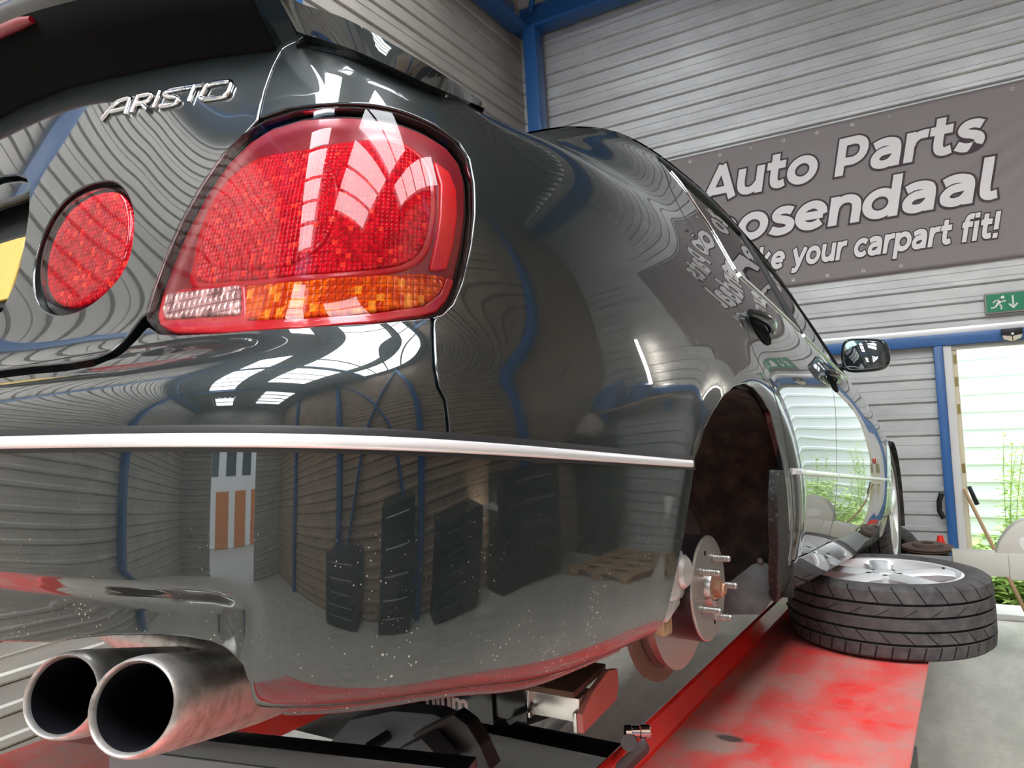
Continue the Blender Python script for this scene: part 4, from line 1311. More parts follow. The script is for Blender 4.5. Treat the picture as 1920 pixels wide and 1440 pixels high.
def make_wheel(name, R=.322, w=.235, rim_r=.2335):
    """returns tyre and rim meshes around the origin"""
    bm = bmesh.new(); add_lathe(bm, tread_profile(R, w), (0, 0, 0), (1, 0, 0), 120)
    # lateral sipes cut as shallow wedges across the shoulders
    tyre = bm_obj('tyre', bm, M['tread'], None, 35)
    bm = bmesh.new()
    h = w / 2
    lip = [(-h * .80, rim_r * 1.0), (-h * .80, rim_r * 1.04), (-h * .76, rim_r * 1.05), (-h * .72, rim_r * .98), (-h * .5, rim_r * .90), (h * .35, rim_r * .90), (h * .72, rim_r * .95), (h * .84, rim_r * 1.035), (h * .91, rim_r * 1.035), (h * .93, rim_r * 1.0), (h * .90, rim_r * .965), (h * .78, rim_r * .945), (h * .45, rim_r * .925), (-h * .5, rim_r * .87), (-h * .72, rim_r * .95)]
    add_lathe(bm, lip, (0, 0, 0), (1, 0, 0), 96, closed=True)
    rimo = bm_obj('rim', bm, M['alloy'], None, 35)
    bm = bmesh.new()
    ns = 5
    for k in range(ns):
        a = 2 * pi * k / ns + pi / 2
        sec = []
        for f, wd, xf, dp in ((0.16, .036, .84, .05), (.30, .034, .87, .045), (.5, .033, .89, .04), (.72, .036, .90, .035), (.88, .046, .88, .03), (.975, .060, .84, .03)):
            r_ = rim_r * f; xo = h * xf
            d = Vector((0, math.cos(a), math.sin(a))); tt = Vector((0, -math.sin(a), math.cos(a))); c_ = d * r_
            sec.append([c_ + tt * wd + Vector((xo - .012, 0, 0)), c_ + tt * wd * .72 + Vector((xo, 0, 0)), c_ + tt * wd * .25 + Vector((xo + .004, 0, 0)), c_ - tt * wd * .25 + Vector((xo + .004, 0, 0)),
                        c_ - tt * wd * .72 + Vector((xo, 0, 0)), c_ - tt * wd + Vector((xo - .012, 0, 0)), c_ - tt * wd * .8 + Vector((xo - dp, 0, 0)), c_ + tt * wd * .8 + Vector((xo - dp, 0, 0))])
        Rr = [[bm.verts.new(p) for p in s_] for s_ in sec]; n = 8
        for A, B in zip(Rr, Rr[1:]):
            for j in range(n): bm.faces.new((A[j], A[(j + 1) % n], B[(j + 1) % n], B[j]))
        bm.faces.new(Rr[0]); bm.faces.new(Rr[-1][::-1])
    add_lathe(bm, [(h * .4, 0), (h * .4, .072), (h * .80, .070), (h * .85, .062), (h * .85, .036), (h * .89, .034), (h * .91, .028), (h * .92, 0)], (0, 0, 0), (1, 0, 0), 48)
    spokes = bm_obj('spokes', bm, M['alloy'], None, 40)
    holes_ = []
    for k in range(5):
        a = 2 * pi * k / 5 + pi / 2 + pi / 5
        holes_.append(lathe('bolt_hole', [(0, .0095), (.0012, .0085), (.0005, 0)], (h * .852, math.cos(a) * .05, math.sin(a) * .05), (1, 0, 0), M['void'], None, 14))
    bm = bmesh.new(); add_lathe(bm, [(-.012, .006), (.0, .0055), (.004, .004), (.016, .004), (.017, .0048), (.026, .0048), (.028, 0)], (h * .74, 0, rim_r * .885), (1, 0, -.25), 12)
    valve = bm_obj('tyre_valve', bm, M['black'], None, 40)
    return [tyre, rimo, spokes, valve] + holes_


M['tread'] = mat('worn_tyre', (.085, .078, .078), .75, spec=.3)
t = NT(M['tread']); co = t.coord('Object'); xyz = t.sep(co)
ang = t.math('ARCTAN2', xyz[1], xyz[2])
ax_ = xyz[0]
def sipes(count, skew, lo, hi, wdt):
    f = t.math('FRACT', t.math('MULTIPLY_ADD', ang, count / (2 * pi), t.math('MULTIPLY', ax_, skew)))
    ln = t.math('LESS_THAN', f, wdt)
    return t.math('MULTIPLY', ln, t.math('MULTIPLY', t.math('GREATER_THAN', ax_, lo), t.math('LESS_THAN', ax_, hi)))
rad = t.math('SQRT', t.math('ADD', t.math('MULTIPLY', xyz[1], xyz[1]), t.math('MULTIPLY', xyz[2], xyz[2])))
cuts = t.math('MAXIMUM', sipes(30, -9, .066, .112, .075), t.math('MAXIMUM', sipes(30, -14, -.060, -.024, .07), t.math('MAXIMUM', sipes(44, 5, -.112, -.066, .11), sipes(26, 22, .0235, .048, .06))))
cuts = t.math('MULTIPLY', cuts, t.math('GREATER_THAN', rad, .300))
zig = t.math('PINGPONG', t.math('MULTIPLY_ADD', ang, 26 / (2 * pi), 0.0), .5)
zl = t.math('LESS_THAN', t.math('ABSOLUTE', t.math('SUBTRACT', ax_, t.math('MULTIPLY_ADD', zig, .012, .060))), .0012)
cuts = t.math('MAXIMUM', cuts, t.math('MULTIPLY', zl, t.math('GREATER_THAN', rad, .300)))
gro = t.n('MapRange'); gro.inputs['From Min'].default_value = .3155; gro.inputs['From Max'].default_value = .3195
base = t.mix(t.ramp(t.noise(co, 26, 5), .35, .7), (.055, .051, .052), (.100, .093, .091))
c1 = t.mix(cuts, base, (.006, .006, .006))
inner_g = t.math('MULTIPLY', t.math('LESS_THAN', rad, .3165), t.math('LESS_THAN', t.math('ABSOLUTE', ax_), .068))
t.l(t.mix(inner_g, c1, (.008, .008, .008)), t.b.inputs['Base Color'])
t.bump(t.math('SUBTRACT', t.math('MULTIPLY', t.noise(co, 300, 2), .15), cuts), .7, .004)

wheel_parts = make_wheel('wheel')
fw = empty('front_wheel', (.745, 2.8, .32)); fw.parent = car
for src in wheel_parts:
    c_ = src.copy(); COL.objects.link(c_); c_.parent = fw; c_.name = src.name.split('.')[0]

# door mirror and handles
mc = [on_y(px, py, 1.80) for px, py in [(1578, 650), (1583, 640), (1596, 635), (1640, 635), (1658, 640), (1667, 655), (1668, 675), (1660, 688), (1640, 694), (1600, 697), (1584, 692), (1577, 675)]]
mcs = smooth_closed([tuple(p) for p in mc], 4); mcc = mcs.mean(0)
secs_m = []
for f, dy in ((.93, -.002), (1.0, .004), (1.02, .02), (.98, .05), (.85, .085), (.6, .105), (.25, .115)):
    secs_m.append([mcc + (p - mcc) * f + np.array([0, dy, 0]) for p in mcs])
mir_o = loft('door_mirror', secs_m, BODY, car, smooth=50)
loft('mirror_frame', [[mcc + (p - mcc) * f + np.array([0, dy, 0]) for p in mcs] for f, dy in ((.93, -.002), (.91, -.0045), (.86, -.003), (.84, .004))], M['black'], mir_o, caps=False, smooth=50)
gm = [mcc + (p - mcc) * .86 + np.array([0, .0005, 0]) for p in mcs]
gmt = [p + np.array([0, .004 + (p[2] - mcc[2]) * math.tan(math.radians(7)) * -1 + (p[0] - mcc[0]) * math.tan(math.radians(3)), 0]) for p in gm]
prism('mirror_glass', [tuple(p) for p in gmt], (0, .003, 0), M['mirror'], mir_o)
arm = [tuple(on_y(1572, 690, 1.86) + Vector((-.03, 0, -.01))), tuple(on_y(1580, 688, 1.86)), tuple(on_y(1592, 688, 1.85))]
tube('mirror_arm', arm, [.020, .016, .014], M['black'], mir_o, 14)
tri = trace([(1512, 676), (1530, 662), (1552, 672), (1572, 700), (1555, 714), (1530, 712), (1514, 698)])
for cpx, cpy, sc in ((1424, 612, 1.0), (1559, 712, .55)):
    hs = on_skin(cpx, cpy); Cn = Vector(skin(np.array([hs[0]]), np.array([hs[1]]))[0]); nn = Vector(skin_n(np.array([hs[0]]), np.array([hs[1]]))[0])
    T = Vector((0, 1, -.02)).normalized(); U = nn.cross(T).normalized(); U = U if U.z > 0 else -U
    L, H = .095, .024
    rcs = [Cn + T * (L * .8 * math.cos(a)) + U * (.036 * math.sin(a) - .006) + nn * .0015 for a in np.linspace(0, 2 * pi, 28)[:-1]]
    cup = prism('door_handle_cup', [tuple(p) for p in rcs], tuple(nn * -.004), M['void'], car)
    hp = []
    for k in range(9):
        f = -1 + k / 4; hp.append(Cn + T * (L * f) + nn * (.022 - .014 * f * f) + U * .006)
    bm = bmesh.new(); add_tube(bm, hp, [.008, .011, .012, .013, .013, .013, .012, .011, .008], 14)
    for v in bm.verts:
        pass
    hd = bm_obj('door_handle', bm, M['paint'], car, 60)
    mirror_obj(hd); mirror_obj(cup)
# chrome belt mouldings
for seg in ([at_yz(y, z) for y, z in zip(np.linspace(.36, 1.10, 24), np.interp(np.linspace(.36, 1.10, 24), [.36, .6, .85, 1.1], [.958, .960, .952, .943]))],
            [at_yz(y, z) for y, z in zip(np.linspace(1.12, 2.10, 24), np.interp(np.linspace(1.12, 2.10, 24), [1.1, 1.4, 1.75, 2.14], [.943, .93, .918, .90]))]):
    o = skin_tube('belt_moulding', smooth_open(seg[::3], 4), .003, .006, .002, M['moulding'], car, 10); mirror_obj(o)
o = skin_tube('window_moulding', smooth_open([(s + .012, w + .002) for s, w in wedge], 5), .003, .0035, .001, M['chrome'], car, 10); mirror_obj(o)
# fuel-door-side repeater on the wing and a small badge on the door
mk_s = on_skin(1640, 864); mp = Vector(skin(np.array([mk_s[0]]), np.array([mk_s[1]]))[0])
box('side_repeater', (-.006, -.03, -.012), (.008, .03, .012), mat('amber_red_lens', (.35, .03, .015), .2, 0, .5), car, .004, Matrix.Translation(mp))

# ------------------------------------------------------------------ banner, sign, lamp on the far wall
M['banner'] = mat('grey_brown_vinyl', (.27, .235, .23), .55)
M['letter'] = mat('white_print', (.88, .85, .83), .55)
M['outline'] = mat('dark_print', (.045, .022, .026), .55)
bx0, bx1, bz0, bz1 = -2.75, 1.62, 2.645, 3.94
bm = bmesh.new(); nx, nz = 150, 44
BY = YF - .022


def drape(x, z):
    """soft tension folds running to the upper right eyelet"""
    u = (bx1 - .1 - x); v = (bz1 - z); a = math.atan2(v, u + 1e-6); r = math.hypot(u, v)
    amp = .007 * math.exp(-((r - .9) / .7) ** 2) * math.exp(-((a - .5) / .35) ** 2)
    return amp * math.sin(a * 46) + .003 * math.sin(x * 2.1 + 1)


grid = [[bm.verts.new((bx0 + (bx1 - bx0) * i / nx, BY - drape(bx0 + (bx1 - bx0) * i / nx, bz0 + (bz1 - bz0) * j / nz), bz0 + (bz1 - bz0) * j / nz)) for j in range(nz + 1)] for i in range(nx + 1)]
for i in range(nx):
    for j in range(nz): bm.faces.new((grid[i][j], grid[i + 1][j], grid[i + 1][j + 1], grid[i][j + 1]))
banner = bm_obj('banner', bm, M['banner'], None, 60)
sd = banner.modifiers.new('cloth', 'SOLIDIFY'); sd.thickness = .002; sd.offset = -1
tag(banner, 'wide grey-brown vinyl banner with white italic lettering on the far wall', 'banner')
M['eyelet'] = mat('brass_eyelet', (.60, .56, .50), .35, .8)
ex = [-1.686 + .267 * k for k in range(-4, 13)]
for z in (bz1 - .05, bz0 + .05):
    for x in ex:
        if bx0 < x < bx1:
            lathe('eyelet', [(0, .006), (.003, .007), (.004, .011), (.002, .015), (0, .016)], (x, BY - .001, z), (0, -1, 0), M['eyelet'], banner, 16)


def ell(cx, cy, rx, ry, a0=0, a1=360, n=28):
    return [(cx + rx * math.cos(math.radians(a0 + (a1 - a0) * k / n)), cy + ry * math.sin(math.radians(a0 + (a1 - a0) * k / n))) for k in range(n + 1)]


LW = .148                                    # stroke width of the bold rounded italic
def L_(*p): return ('line', p)
def S_(*p): return ('curve', p)
def E_(*a): return ('ring', a)
_bowl = lambda cx: E_(cx, .265, .205, .20)
_arch = lambda x: S_((x, .24), (x + .03, .37), (x + .13, .455), (x + .26, .455), (x + .35, .385), (x + .37, .27), (x + .37, .13), (x + .37, 0))
GLYPH = {
    'A': (.66, [L_((.06, 0), (.335, .70)), L_((.335, .70), (.61, 0)), L_((.17, .19), (.50, .19))]),
    'u': (.57, [S_((.10, .53), (.10, .40), (.10, .24), (.14, .12), (.25, .072), (.37, .11), (.46, .22)), L_((.465, .53), (.465, 0))]),
    't': (.41, [S_((.17, .68), (.17, .45), (.17, .22), (.20, .11), (.28, .075), (.38, .10)), L_((.02, .462), (.37, .462))]),
    'o': (.58, [_bowl(.285)]),
    'P': (.60, [L_((.11, 0), (.11, .70)), S_((.11, .628), (.24, .628), (.36, .625), (.46, .56), (.49, .44), (.45, .32), (.35, .255), (.24, .25), (.11, .25))]),
    'a': (.56, [S_((.07, .415), (.17, .458), (.29, .465), (.41, .42), (.445, .31), (.445, .15), (.445, 0)), S_((.445, .30), (.33, .305), (.19, .285), (.11, .20), (.13, .10), (.24, .06), (.36, .09), (.445, .19))]),
    'r': (.38, [L_((.10, 0), (.10, .53)), S_((.10, .22), (.13, .36), (.21, .445), (.31, .465), (.375, .462))]),
    's': (.46, [S_((.40, .425), (.30, .465), (.18, .458), (.115, .39), (.16, .315), (.30, .265), (.385, .20), (.375, .11), (.28, .065), (.16, .07), (.05, .12))]),
    'R': (.63, [L_((.11, 0), (.11, .70)), S_((.11, .628), (.24, .628), (.36, .625), (.46, .56), (.49, .44), (.45, .32), (.35, .255), (.24, .25), (.11, .25)), L_((.33, .25), (.52, 0))]),
    'e': (.57, [L_((.10, .262), (.49, .262)), S_((.487, .262), (.46, .37), (.38, .445), (.28, .465), (.16, .42), (.09, .32), (.09, .21), (.16, .11), (.28, .066), (.39, .085), (.46, .13))]),
    'n': (.57, [L_((.10, 0), (.10, .53)), _arch(.10)]),
    'd': (.60, [_bowl(.275), L_((.50, .74), (.50, 0))]),
    'l': (.30, [S_((.11, .74), (.11, .5), (.11, .22), (.135, .11), (.20, .075), (.29, .09))]),
    'm': (.89, [L_((.10, 0), (.10, .53)), S_((.10, .24), (.13, .38), (.22, .455), (.33, .445), (.40, .37), (.42, .25), (.42, 0)), S_((.42, .24), (.45, .38), (.54, .455), (.65, .445), (.73, .37), (.75, .25), (.75, 0))]),
    'k': (.55, [L_((.10, 0), (.10, .74)), L_((.14, .20), (.46, .53)), L_((.24, .30), (.48, 0))]),
    'y': (.54, [L_((.06, .53), (.28, .04)), S_((.50, .53), (.36, .22), (.25, -.04), (.17, -.12), (.05, -.105))]),
    'c': (.49, [S_((.455, .40), (.37, .452), (.27, .465), (.16, .42), (.09, .32), (.09, .21), (.16, .11), (.27, .066), (.37, .08), (.455, .13))]),
    'p': (.60, [L_((.10, -.19), (.10, .53)), _bowl(.325)]),
    'f': (.37, [S_((.15, 0), (.15, .3), (.15, .52), (.19, .64), (.28, .675), (.37, .66)), L_((.02, .462), (.35, .462))]),
    'i': (.22, [L_((.10, 0), (.10, .53)), L_((.10, .61), (.10, .74))]),
    '!': (.25, [L_((.11, .70), (.11, .22)), L_((.11, 0), (.11, .13))]),
}


def ribbon(bm, pts, w, grow, put, closed=False):
    P = np.array(pts, float)
    if closed: t = np.roll(P[:-1], -1, 0) - np.roll(P[:-1], 1, 0); t = np.vstack([t, t[:1]])
    else: t = np.gradient(P, axis=0)
    t /= np.linalg.norm(t, axis=1, keepdims=True); n_ = np.stack([-t[:, 1], t[:, 0]], 1)
    if not closed: P[0] -= t[0] * grow; P[-1] += t[-1] * grow
    h = w / 2 + grow
    A = [bm.verts.new(put(*(p + q * h))) for p, q in zip(P, n_)]; B = [bm.verts.new(put(*(p - q * h))) for p, q in zip(P, n_)]
    for i in range(len(P) - 1):
        f = bm.faces.new((A[i], B[i], B[i + 1], A[i + 1]))


def fit_text(body, x0, x1, zb, cap, name, gapw=.28):
    """lettering with a dark keyline, set so that it spans x0..x1 on the baseline"""
    tot = sum(GLYPH[c][0] if c != ' ' else gapw for c in body) - .08
    sz = cap / .70; sx = (x1 - x0 - .18 * cap) / tot
    for nm, grow, dy, mt in ((name, 0.0, .0110, M['letter']), (name + '_keyline', .034, .0085, M['outline'])):
        bm = bmesh.new(); pen = -.04
        for c in body:
            if c == ' ': pen += gapw; continue
            adv, strokes = GLYPH[c]
            for si, (kind, arg) in enumerate(strokes):
                def put(x, z, pen=pen, si=si):
                    X = x0 + (pen + x) * sx + z * sz * .20; Z = zb + z * sz
                    return (X, BY - dy - si * .0002 - drape(X, Z), Z)
                if kind == 'line': ribbon(bm, arg, LW, grow, put)
                elif kind == 'curve': ribbon(bm, smooth_open(arg, 5), LW, grow, put)
                else: ribbon(bm, ell(*arg), LW, grow, put, True)
            pen += adv
        me = bpy.data.meshes.new(nm); bm.to_mesh(me); bm.free()
        o = new_obj(nm, me, mt, banner); sd_ = o.modifiers.new('film', 'SOLIDIFY'); sd_.thickness = .0001
fit_text('Auto Parts', -1.585, .545, 1.742 + 1.75, .300, 'lettering')
fit_text('Roosendaal', -1.86, .605, 1.345 + 1.75, .305, 'lettering')
fit_text('make your carpart fit!', -1.46, .590, 1.058 + 1.75, .195, 'lettering')

M['sign_green'] = mat('sign_green', (.012, .24, .115), .4)
M['sign_white'] = mat('sign_white', (.85, .85, .82), .5)
M['sign_case'] = mat('grey_sign_case', (.36, .33, .29), .5)
s0 = wy(1845, 552, 6.34); s1 = wy(1848, 590, 6.34)
sx0, sz1, sz0 = s0.x, s0.z, s1.z
sign = box('exit_sign', (sx0, 6.335, sz0), (sx0 + .345, 6.392, sz1 + .004), M['sign_case'], None, .006)
tag(sign, 'green emergency exit sign with running figure and down arrow above the door', 'sign')
box('sign_face', (sx0 + .010, 6.331, sz0 + .012), (sx0 + .335, 6.336, sz1 - .008), M['sign_green'], sign)
fz = (sz0 + sz1) / 2


def flat(name, polys, yy, material, parent):
    bm = bmesh.new()
    for P in polys:
        add_prism(bm, [(x, yy, z) for x, z in P], (0, .0012, 0))
    return bm_obj(name, bm, material, parent, None)


def bar2(a, b, w):
    a = np.array(a); b = np.array(b); d = b - a; n = np.array([-d[1], d[0]]) / np.linalg.norm(d) * w / 2
    return [a + n, b + n, b - n, a - n]


mx = sx0 + .075
man = [[(mx + .006 + .030 + .011 * math.cos(a), fz + .040 + .011 * math.sin(a)) for a in np.linspace(0, 2 * pi, 14)[:-1]],
       bar2((mx + .026, fz + .026), (mx + .004, fz - .010), .020), bar2((mx + .026, fz + .024), (mx - .010, fz + .020), .008), bar2((mx - .010, fz + .021), (mx - .024, fz + .004), .008),
       bar2((mx + .022, fz + .022), (mx + .040, fz + .006), .008), bar2((mx + .040, fz + .006), (mx + .054, fz + .016), .008),
       bar2((mx + .006, fz - .008), (mx + .026, fz - .022), .011), bar2((mx + .026, fz - .022), (mx + .022, fz - .048), .010), bar2((mx + .002, fz - .008), (mx - .014, fz - .030), .011), bar2((mx - .014, fz - .030), (mx - .040, fz - .034), .009)]
flat('running_figure', man, 6.3300, M['sign_white'], sign)
axx = sx0 + .172
flat('down_arrow', [bar2((axx, fz + .046), (axx, fz - .026), .010), [(axx, fz - .050), (axx - .030, fz - .016), (axx - .022, fz - .009), (axx, fz - .033), (axx + .022, fz - .009), (axx + .030, fz - .016)]], 6.3300, M['sign_white'], sign)
flat('doorway_symbol', [[(sx0 + .245, fz - .045), (sx0 + .315, fz - .045), (sx0 + .315, fz + .045), (sx0 + .245, fz + .045)]], 6.3300, M['sign_white'], sign)

# emergency lamp above the door: dark top, cream faceted diffuser
lx = wy(1898, 632, 6.26); lc = Vector((lx.x, 6.30, 2.075))
el = prism('emergency_lamp', [lc + Vector((-.062, 0, .045)), lc + Vector((.062, 0, .045)), lc + Vector((.062, 0, .0)), lc + Vector((.0, 0, -.008)), lc + Vector((-.062, 0, .0))], (0, -.07, 0), M['black'], None, .003)
tag(el, 'small emergency lamp with cream diffuser on the blue lintel', 'lamp')
M['diff'] = mat('cream_diffuser', (.72, .66, .48), .35)
for sgn in (-1, 1):
    prism('diffuser', [lc + Vector((sgn * .060, -.012, .0)), lc + Vector((sgn * .003, -.012, -.010)), lc + Vector((sgn * .003, -.012, -.048)), lc + Vector((sgn * .052, -.012, -.028))], (0, -.05, 0), M['diff'], el, .002)
lathe('lamp_bulb', [(0, .010), (.006, .008), (.008, 0)], lc + Vector((0, -.07, .004)), (0, -1, 0), M['sign_white'], el, 12)

# ------------------------------------------------------------------ the lift
RA = -.85 + 1.75 + .0367 * 2.75
rz = lambda Y, off=0.0: RA - .0367 * Y + off


def on_ramp(px, py, off=0.0):
    d = sight_w(px, py); t_ = (RA + off - EYE.z) / (d.z + .0367 * d.y); return EYE + d * t_


M['ramp'] = mat('worn_red_paint', (.50, .022, .018), .48)
t = NT(M['ramp']); co = t.coord('Object')
w1 = t.noise(t.mapping(co, (2.0, 1.3, 1)), 2.6, 8, .66); w2 = t.noise(co, 42, 5, .7); w3 = t.noise(t.mapping(co, (1.2, 5, 1)), 5, 6)
c1 = t.mix(t.ramp(w3, .40, .66), (.80, .045, .038), (.66, .10, .09))
c2 = t.mix(t.math('MULTIPLY', t.ramp(w1, .38, .58), .8), c1, (.58, .215, .19))
c3 = t.mix(t.math('MULTIPLY', t.math('MULTIPLY', t.ramp(w1, .52, .66), t.ramp(w2, .40, .62)), .75), c2, (.36, .29, .25))
def stain(c, cx, cy, rx, ry, col, k):
    xyz = t.sep(co)
    dx = t.math('DIVIDE', t.math('SUBTRACT', xyz[0], cx), rx); dy = t.math('DIVIDE', t.math('SUBTRACT', xyz[1], cy), ry)
    r2 = t.math('ADD', t.math('MULTIPLY', dx, dx), t.math('MULTIPLY', dy, dy)); r2 = t.math('ADD', r2, t.math('MULTIPLY_ADD', t.noise(co, 16, 4), 1.6, -.8))
    return t.mix(t.math('MULTIPLY', t.ramp(r2, .3, 1.1, (1, 1, 1, 1), (0, 0, 0, 1)), k), c, col)
p_st = on_ramp(1370, 1385); p_s2 = on_ramp(1330, 1390); p_s3 = on_ramp(1420, 1270)
c3 = stain(c3, p_s2.x, p_s2.y, .11, .075, (.38, .29, .25), .85)
c3 = stain(c3, p_st.x, p_st.y, .040, .022, (.07, .06, .055), .9)
c3 = stain(c3, p_s3.x, p_s3.y + .1, .05, .42, (.44, .27, .23), .5)
scr = t.n('TexVoronoi'); scr.feature = 'DISTANCE_TO_EDGE'; scr.inputs['Scale'].default_value = 6; t.l(t.mapping(co, (1.5, 1, 1)), scr.inputs['Vector'])
c4 = t.mix(t.math('MULTIPLY', t.math('LESS_THAN', scr.outputs['Distance'], .0022), t.math('GREATER_THAN', w2, .55)), c3, (.62, .45, .42))
t.l(c4, t.b.inputs['Base Color']); t.l(t.math('MULTIPLY_ADD', w2, .3, .28), t.b.inputs['Roughness']); t.bump(w2, .12, .004)
M['red_lip'] = mat('bright_red_paint', (.86, .030, .022), .30, 0, .5, .1)
t = NT(M['red_lip']); co = t.coord('Object')
t.l(t.mix(t.math('MULTIPLY', t.ramp(t.noise(co, 9, 6), .55, .75), .6), (.88, .034, .024), (.40, .14, .12)), t.b.inputs['Base Color'])


def ramp_sheet(name, xl, xr, y0, y1, parent, material, thick=.012, top=0.0, slope=.0505):
    """plate of the runway between two x functions"""
    bm = bmesh.new()
    P = [(xl + slope * y0, y0), (xr + slope * y0, y0), (xr + slope * y1, y1), (xl + slope * y1, y1)]
    add_prism(bm, [(x, y, rz(y, top)) for x, y in P], (0, 0, -thick))
    return bm_obj(name, bm, material, parent, 20)


lift = empty('car_lift', (-1.1, 1.8, 0)); tag(lift, 'red two-runway scissor car lift carrying the dark green car', 'car lift')
def to_lift(o): o.parent = lift; o.matrix_parent_inverse = Matrix.Translation(Vector((1.1, -1.8, 0))); return o
XR0, XRI = -.168, -.702          # outer edge and lip line of the near runway at y = 0
run = to_lift(ramp_sheet('runway', XRI, XR0, -.2, 3.38, None, M['ramp']))
# folded inner lip of the near runway
bm = bmesh.new()
prof = [(-.004, -.012), (-.004, .047), (.004, .052), (.012, .047), (.030, .004), (.036, .001), (.036, -.010)]
ends = []
for y in (-.2, 2.99):
    ends.append([bm.verts.new((XRI + .0505 * y + a, y, rz(y, b))) for a, b in prof])
n = len(prof)
for k in range(n): bm.faces.new((ends[0][k], ends[0][(k + 1) % n], ends[1][(k + 1) % n], ends[1][k]))
bm.faces.new(ends[0]); bm.faces.new(ends[1][::-1])
to_lift(bm_obj('runway_lip', bm, M['red_lip'], None, 25))
to_lift(ramp_sheet('turntable_plate', XRI, XR0, 3.38, 4.9, None, M['steel'], .012, -.085))
bm = bmesh.new()
for xa, xb in ((XRI + .03, XRI + .10), (XR0 - .28, XR0 - .20)):
    for y in (0,):
        add_prism(bm, [(xa + .0505 * a, a, rz(a, -.0985)) for a in (-.2,)] + [(xb + .0505 * -.2, -.2, rz(-.2, -.0985)), (xb + .0505 * 4.9, 4.9, rz(4.9, -.0985)), (xa + .0505 * 4.9, 4.9, rz(4.9, -.0985))], (0, 0, -.10))
to_lift(bm_obj('runway_beam', bm, M['black'], None, 20))
bm = bmesh.new()
for xa in (XRI + .10, XR0 - .26):
    add_prism(bm, [(xa + .0505 * -.2, -.2, rz(-.2, -.0125)), (xa + .06 + .0505 * -.2, -.2, rz(-.2, -.0125)), (xa + .06 + .0505 * 3.3, 3.3, rz(3.3, -.0125)), (xa + .0505 * 3.3, 3.3, rz(3.3, -.0125))], (0, 0, -.085))
to_lift(bm_obj('runway_stiffener', bm, M['black'], None, 20))
# far runway
XRF = -1.56
to_lift(ramp_sheet('runway', XRF - .52, XRF, -.2, 4.9, None, M['ramp']))
bm = bmesh.new(); ends = []
for y in (-.2, 4.9): ends.append([bm.verts.new((XRF + .0505 * y - a, y, rz(y, b))) for a, b in prof])
for k in range(n): bm.faces.new((ends[0][k], ends[0][(k + 1) % n], ends[1][(k + 1) % n], ends[1][k]))
bm.faces.new(ends[0]); bm.faces.new(ends[1][::-1])
to_lift(bm_obj('runway_lip', bm, M['red_lip'], None, 25))
# scissor legs and base under both runways
M['lift_black'] = mat('black_lift_paint', (.014, .014, .016), .38)
for xc in (-.34, -2.05):
    for sgn in (-1, 1):
        a, b = (Vector((xc + sgn * .06, .25, .08)), Vector((xc + sgn * .06 + .12, 3.6, rz(3.6, -.17))))
        if sgn > 0: a.z, b.z = rz(.25, -.16), .10
        d = (b - a); L = d.length; q_ = d.to_track_quat('Y', 'Z').to_matrix().to_4x4()
        to_lift(box('scissor_arm', (-.03, 0, -.06), (.03, L, .06), M['lift_black'], None, .006, Matrix.Translation(a) @ q_))
    to_lift(box('lift_base', (xc - .20, -.1, .0), (xc + .20, 2.6, .06), M['lift_black'], None, .008))

# cross jack riding between the runways, its arm and pad out to the right
M['jack_black'] = mat('black_jack_paint', (.013, .014, .017), .30, 0, .3, .1)
M['bare_alu'] = mat('bare_aluminium', (.66, .65, .62), .30, .9)
M['pad_red'] = mat('faded_red_pad', (.78, .30, .27), .55)
jack = empty('lifting_jack', (-1.2, 1.38, .95)); tag(jack, 'black jack beam with a bare metal extension arm under the car tail', 'jack')
JP = Matrix.Translation(Vector((1.2, -1.38, -.95)))
def to_jack(o): o.parent = jack; o.matrix_parent_inverse = JP; return o
zb = 1.75
bm = bmesh.new()
for lo, hi in (((-1.60, 1.345, zb - .70), (-.875, 1.350, zb - .60)), ((-1.60, 1.440, zb - .70), (-.875, 1.445, zb - .60)), ((-1.60, 1.35, zb - .70), (-.875, 1.44, zb - .693)), ((-1.60, 1.35, zb - .607), (-.875, 1.44, zb - .60))):
    add_box(bm, lo, hi, .001)
jb = to_jack(bm_obj('beam', bm, M['jack_black'], None, 30))
to_jack(box('inner_sleeve', (-1.3, 1.358, zb - .688), (-.795, 1.432, zb - .612), M['jack_black'], None, .004))
tx = text_mesh('lettering', 'nium', .062, .0004, mat('pinkish_print', (.85, .68, .68), .6), None, shear=.0, offset=.002)
tx.matrix_world = Matrix.Translation((-1.062, 1.3445, zb - .684)) @ Matrix.Rotation(pi / 2, 4, 'X'); to_jack(tx); tx.matrix_basis = tx.matrix_basis
to_jack(box('arm', (-.80, 1.362, zb - .668), (-.668, 1.425, zb - .617), M['bare_alu'], None, .003))
to_jack(box('arm_collar', (-.792, 1.355, zb - .674), (-.785, 1.433, zb - .610), M['bare_alu'], None, .002))
to_jack(prism('arm_plate', [(-.80, 1.345, zb - .611), (-.672, 1.345, zb - .611), (-.672, 1.52, zb - .611), (-.80, 1.52, zb - .611)], (0, 0, .014), M['rust'], None, .002))
to_jack(prism('pad', [(-.668, 1.345, zb - .680), (-.668, 1.53, zb - .680), (-.668, 1.545, zb - .655), (-.668, 1.545, zb - .615), (-.668, 1.49, zb - .600), (-.668, 1.40, zb - .616), (-.668, 1.345, zb - .640)], (.014, 0, 0), M['pad_red'], None, .002))
to_jack(box('pad_frame', (-.678, 1.345, zb - .682), (-.6685, 1.37, zb - .640), M['bare_alu'], None, .002))
to_jack(prism('latch', [tuple(wy(px, py, 1.33)) for px, py in ((948, 1352), (990, 1330), (990, 1338), (955, 1361))], (0, .03, 0), M['jack_black'], None, .002))
